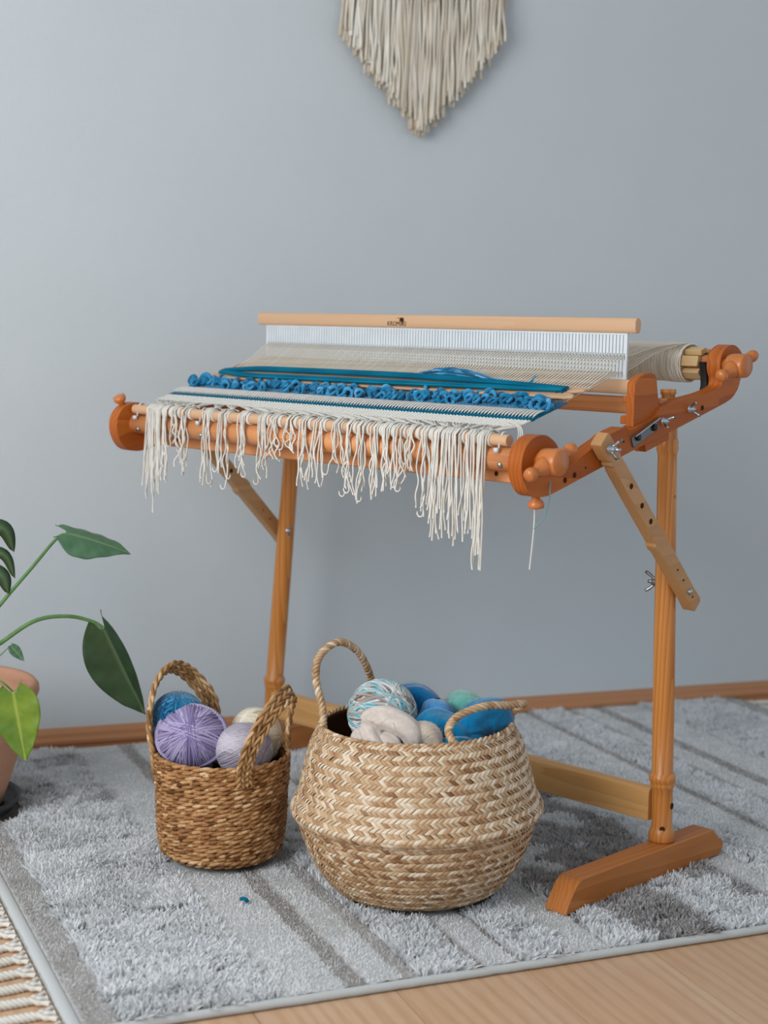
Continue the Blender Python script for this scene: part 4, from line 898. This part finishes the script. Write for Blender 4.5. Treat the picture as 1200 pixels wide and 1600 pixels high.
def leaf(base, tip, side, width, mat, fold=.5, droop=.15, back=.16, shape=1.0, asym=1.0, nu=36, nv=9, label=None, curl=0, splits=None, pw=.72):
    b = Vector(base)-plant.location; tp = Vector(tip)-plant.location; d = tp-b; L = d.length; d.normalize(); s = Vector(side); s = (s-d*s.dot(d)).normalized(); nn = s.cross(d)
    if nn.z < 0: nn = -nn
    ts = np.linspace(-back, 1, nu); mb = MB(); tone = []
    V = []
    for t in ts:
        u = (t+back)/(1+back)
        w = width*(math.sin(PI*min(1, u**pw))**.75 if u < 1 else 0)*(1-.25*u)*1.15
        if u > .86: w *= 1-((u-.86)/.14)*.35
        inner = max(0, -t/back)*width*.45 if t < 0 else 0
        for k in range(-nv, nv+1):
            f = k/nv; off = math.copysign(inner+(max(w, inner+.0005)-inner)*abs(f), f) if t < 0 else w*f
            off *= asym if f < 0 else 1
            hgt = abs(off)*fold-curl*off*off/width
            sag = -droop*L*max(0, t)**2
            p = b+d*(L*t)+s*off+nn*(hgt)+Vector((0, 0, 1))*sag+nn*(.0009*math.sin(t*22+abs(f)*3)*abs(f))
            V.append(p); tone.append(.85 if abs(off) < .0012 and t >= 0 else max(0, .16*math.cos(t*44-abs(f)*9))*.5)
    F = []; m = 2*nv+1
    for i in range(nu-1):
        for k in range(m-1):
            if ts[i+1] <= 0.001 and k in (nv-1, nv): continue
            if splits and abs((k-nv+.5)) > nv*.35 and any(abs(ts[i]-q_) < .022 for q_ in splits): continue
            F.append((i*m+k, i*m+k+1, (i+1)*m+k+1, (i+1)*m+k))
    o = mesh_obj('leaf', [tuple(v) for v in V], F, mat, plant, True, tone)
    sm = o.modifiers.new('sol', 'SOLIDIFY'); sm.thickness = .0009
    if label: o['label'] = label
    return o
def stem(pts, r0, r1): 
    P = spline(np.array(pts)-np.array(plant.location), 40); mb = MB(); mb.tube(P, np.linspace(r0, r1, 40), 8); mb.build('leaf_stem', M['stem'], plant)
leaf((.432, 2.560, .5080), (.5320, 2.548, .4830), (.10, -.68, -.45), .036, M['leaf_top'], .25, .09, .20, curl=.6, label='upper green leaf held out flat')
stem([(.262, 2.70, .200), (.285, 2.60, .330), (.330, 2.575, .397), (.375, 2.566, .452), (.415, 2.562, .500), (.432, 2.560, .5075)], .0036, .0022)
leaf((.4900, 2.556, .3520), (.5570, 2.546, .2060), (1, -.1, .45), .017, M['leaf'], -.5, .0, .18, asym=3.1, curl=-.1, pw=.95, label='large dark green leaf hanging down')
stem([(.268, 2.69, .200), (.290, 2.62, .290), (.330, 2.575, .333), (.380, 2.560, .368), (.430, 2.556, .374), (.4700, 2.556, .3640), (.4900, 2.556, .3520)], .0040, .0026)
leaf((.3420, 2.535, .2580), (.3590, 2.520, .1490), (1, -.35, .05), .0370, M['leaf_yellow'], .12, .0, .16, label='yellow-green heart-shaped leaf over the pot rim')
stem([(.262, 2.68, .200), (.285, 2.62, .262), (.318, 2.545, .278), (.3420, 2.535, .2600)], .0022, .0016)
leaf((.3440, 2.576, .3260), (.3640, 2.572, .3010), (.8, 0, .8), .0085, M['leaf_top'], .3, 0, .08, nu=16, nv=4)
stem([(.265, 2.69, .200), (.290, 2.60, .270), (.322, 2.577, .306), (.3440, 2.576, .3270)], .0012, .0008)
# big split leaf, mostly outside the left edge: separate lobes
tb_ = Vector((.245, 2.60, .475))-plant.location
for k, (tip, w) in enumerate((((.350, 2.58, .478), .013), ((.3505, 2.575, .4360), .009), ((.3400, 2.57, .4120), .013))):
    a = np.array(tb_+Vector((.03, 0, .03-.028*k))); e = np.array(Vector(tip)-plant.location); mid = (a+e)/2+np.array([.018, -.01, .026-.006*k])
    C = spline([a, mid, e], 18); V = []; T_ = []; t = np.linspace(0, 1, 18)
    tg = nrm(np.gradient(C, axis=0)); sd = nrm(np.cross(tg, np.array([-.25, -.9, .3])))
    ww = w*np.clip(np.sin(PI*np.clip(.12+t*.88, 0, 1))**.6, 0, 1)
    for i in range(18):
        for f in (-1, -.5, 0, .5, 1): V.append(C[i]+sd[i]*ww[i]*f+np.array([0, -.004, 0])*(1-f*f)); T_.append(.6 if f == 0 else 0)
    F = [(i*5+j, i*5+j+1, (i+1)*5+j+1, (i+1)*5+j) for i in range(17) for j in range(4)]
    o = mesh_obj('leaf_lobe', V, F, M['leaf'], plant, True, T_); o.modifiers.new('sol', 'SOLIDIFY').thickness = .0009
stem([(.25, 2.70, .200), (.22, 2.64, .33), (.235, 2.60, .44), (.285, 2.595, .490)], .0036, .0026)
mb = MB(); mb.tube(spline([(.02, 0, .03+.04), (.038, -.003, .07-.026), (.045, 0, .02)], 10)+np.array(tb_)-np.array([0, 0, .04]), .003, 6); mb.build('leaf_rib', M['stem'], plant)

# ---------------------------------------------------------------- macrame wall hanging
hang = empty('macrame_wall_hanging', (1.243, 3.105, 1.80), 0, label='cream macrame wall hanging with a pointed cord fringe', cat='wall hanging')
M['macrame'] = toned('cream_macrame_cord', [(0, srgb(196, 180, 156)), (.5, srgb(220, 212, 196)), (1, srgb(240, 237, 228))])
mb = MB(); cyl(mb, (-.27, -.018, 0), (.27, -.018, 0), .011, 20); mb.build('hanging_rod', M['bar'], hang)
mb = MB(); mb.tube(spline([(-.24, -.018, .01), (-.12, -.01, .12), (0, .004, .22), (.12, -.01, .12), (.24, -.018, .01)], 40), .0025, 6); mb.build('hanging_string', M['macrame'], hang)
rm = random.Random(9)
def vbot(x):  # fringe bottom (world z) for offset x
    return 1.229+abs(x)**1.12*1.36+(.012 if x > 0 else .0)
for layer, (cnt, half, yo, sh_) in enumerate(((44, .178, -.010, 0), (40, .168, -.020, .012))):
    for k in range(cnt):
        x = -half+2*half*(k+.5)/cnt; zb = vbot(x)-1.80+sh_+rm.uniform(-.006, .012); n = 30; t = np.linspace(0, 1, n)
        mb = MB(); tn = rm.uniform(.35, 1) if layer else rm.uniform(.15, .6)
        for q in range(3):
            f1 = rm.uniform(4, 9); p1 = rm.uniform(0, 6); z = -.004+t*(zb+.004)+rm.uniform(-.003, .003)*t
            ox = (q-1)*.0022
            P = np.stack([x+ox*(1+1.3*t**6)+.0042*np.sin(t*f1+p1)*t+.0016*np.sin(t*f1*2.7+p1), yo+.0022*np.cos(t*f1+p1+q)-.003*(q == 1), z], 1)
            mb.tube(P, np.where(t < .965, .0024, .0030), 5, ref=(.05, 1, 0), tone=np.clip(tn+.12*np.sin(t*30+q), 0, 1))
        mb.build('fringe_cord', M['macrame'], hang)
mb = MB()   # diagonal knotted bands meeting in the middle, just above the picture
for s_ in (-1, 1):
    for w in range(2):
        t = np.linspace(0, 1, 60); P = np.stack([s_*(.170*(1-t)), -.030-.003*np.sin(t*70), -.10-w*.02-t*.175], 1); mb.tube(P, .0042+.0012*np.sin(t*110), 7, ref=(0, 1, 0), tone=.7)
mb.build('knotted_band', M['macrame'], hang)

# small scrap of blue yarn on the rug
x, y = rug_world(.281, .277)
mb = MB(); mb.tube(spline([(-.004, .002, .0025), (0, 0, .004), (.004, -.005, .003), (.003, -.010, .0025)], 10), .0026, 6, tone=.4)
o = mb.build('yarn_scrap', M['teal']); o.location = (.6194, 2.1664, .0150); tag(o, 'tiny blue yarn scrap on the flat stripe below the rope basket', 'yarn')
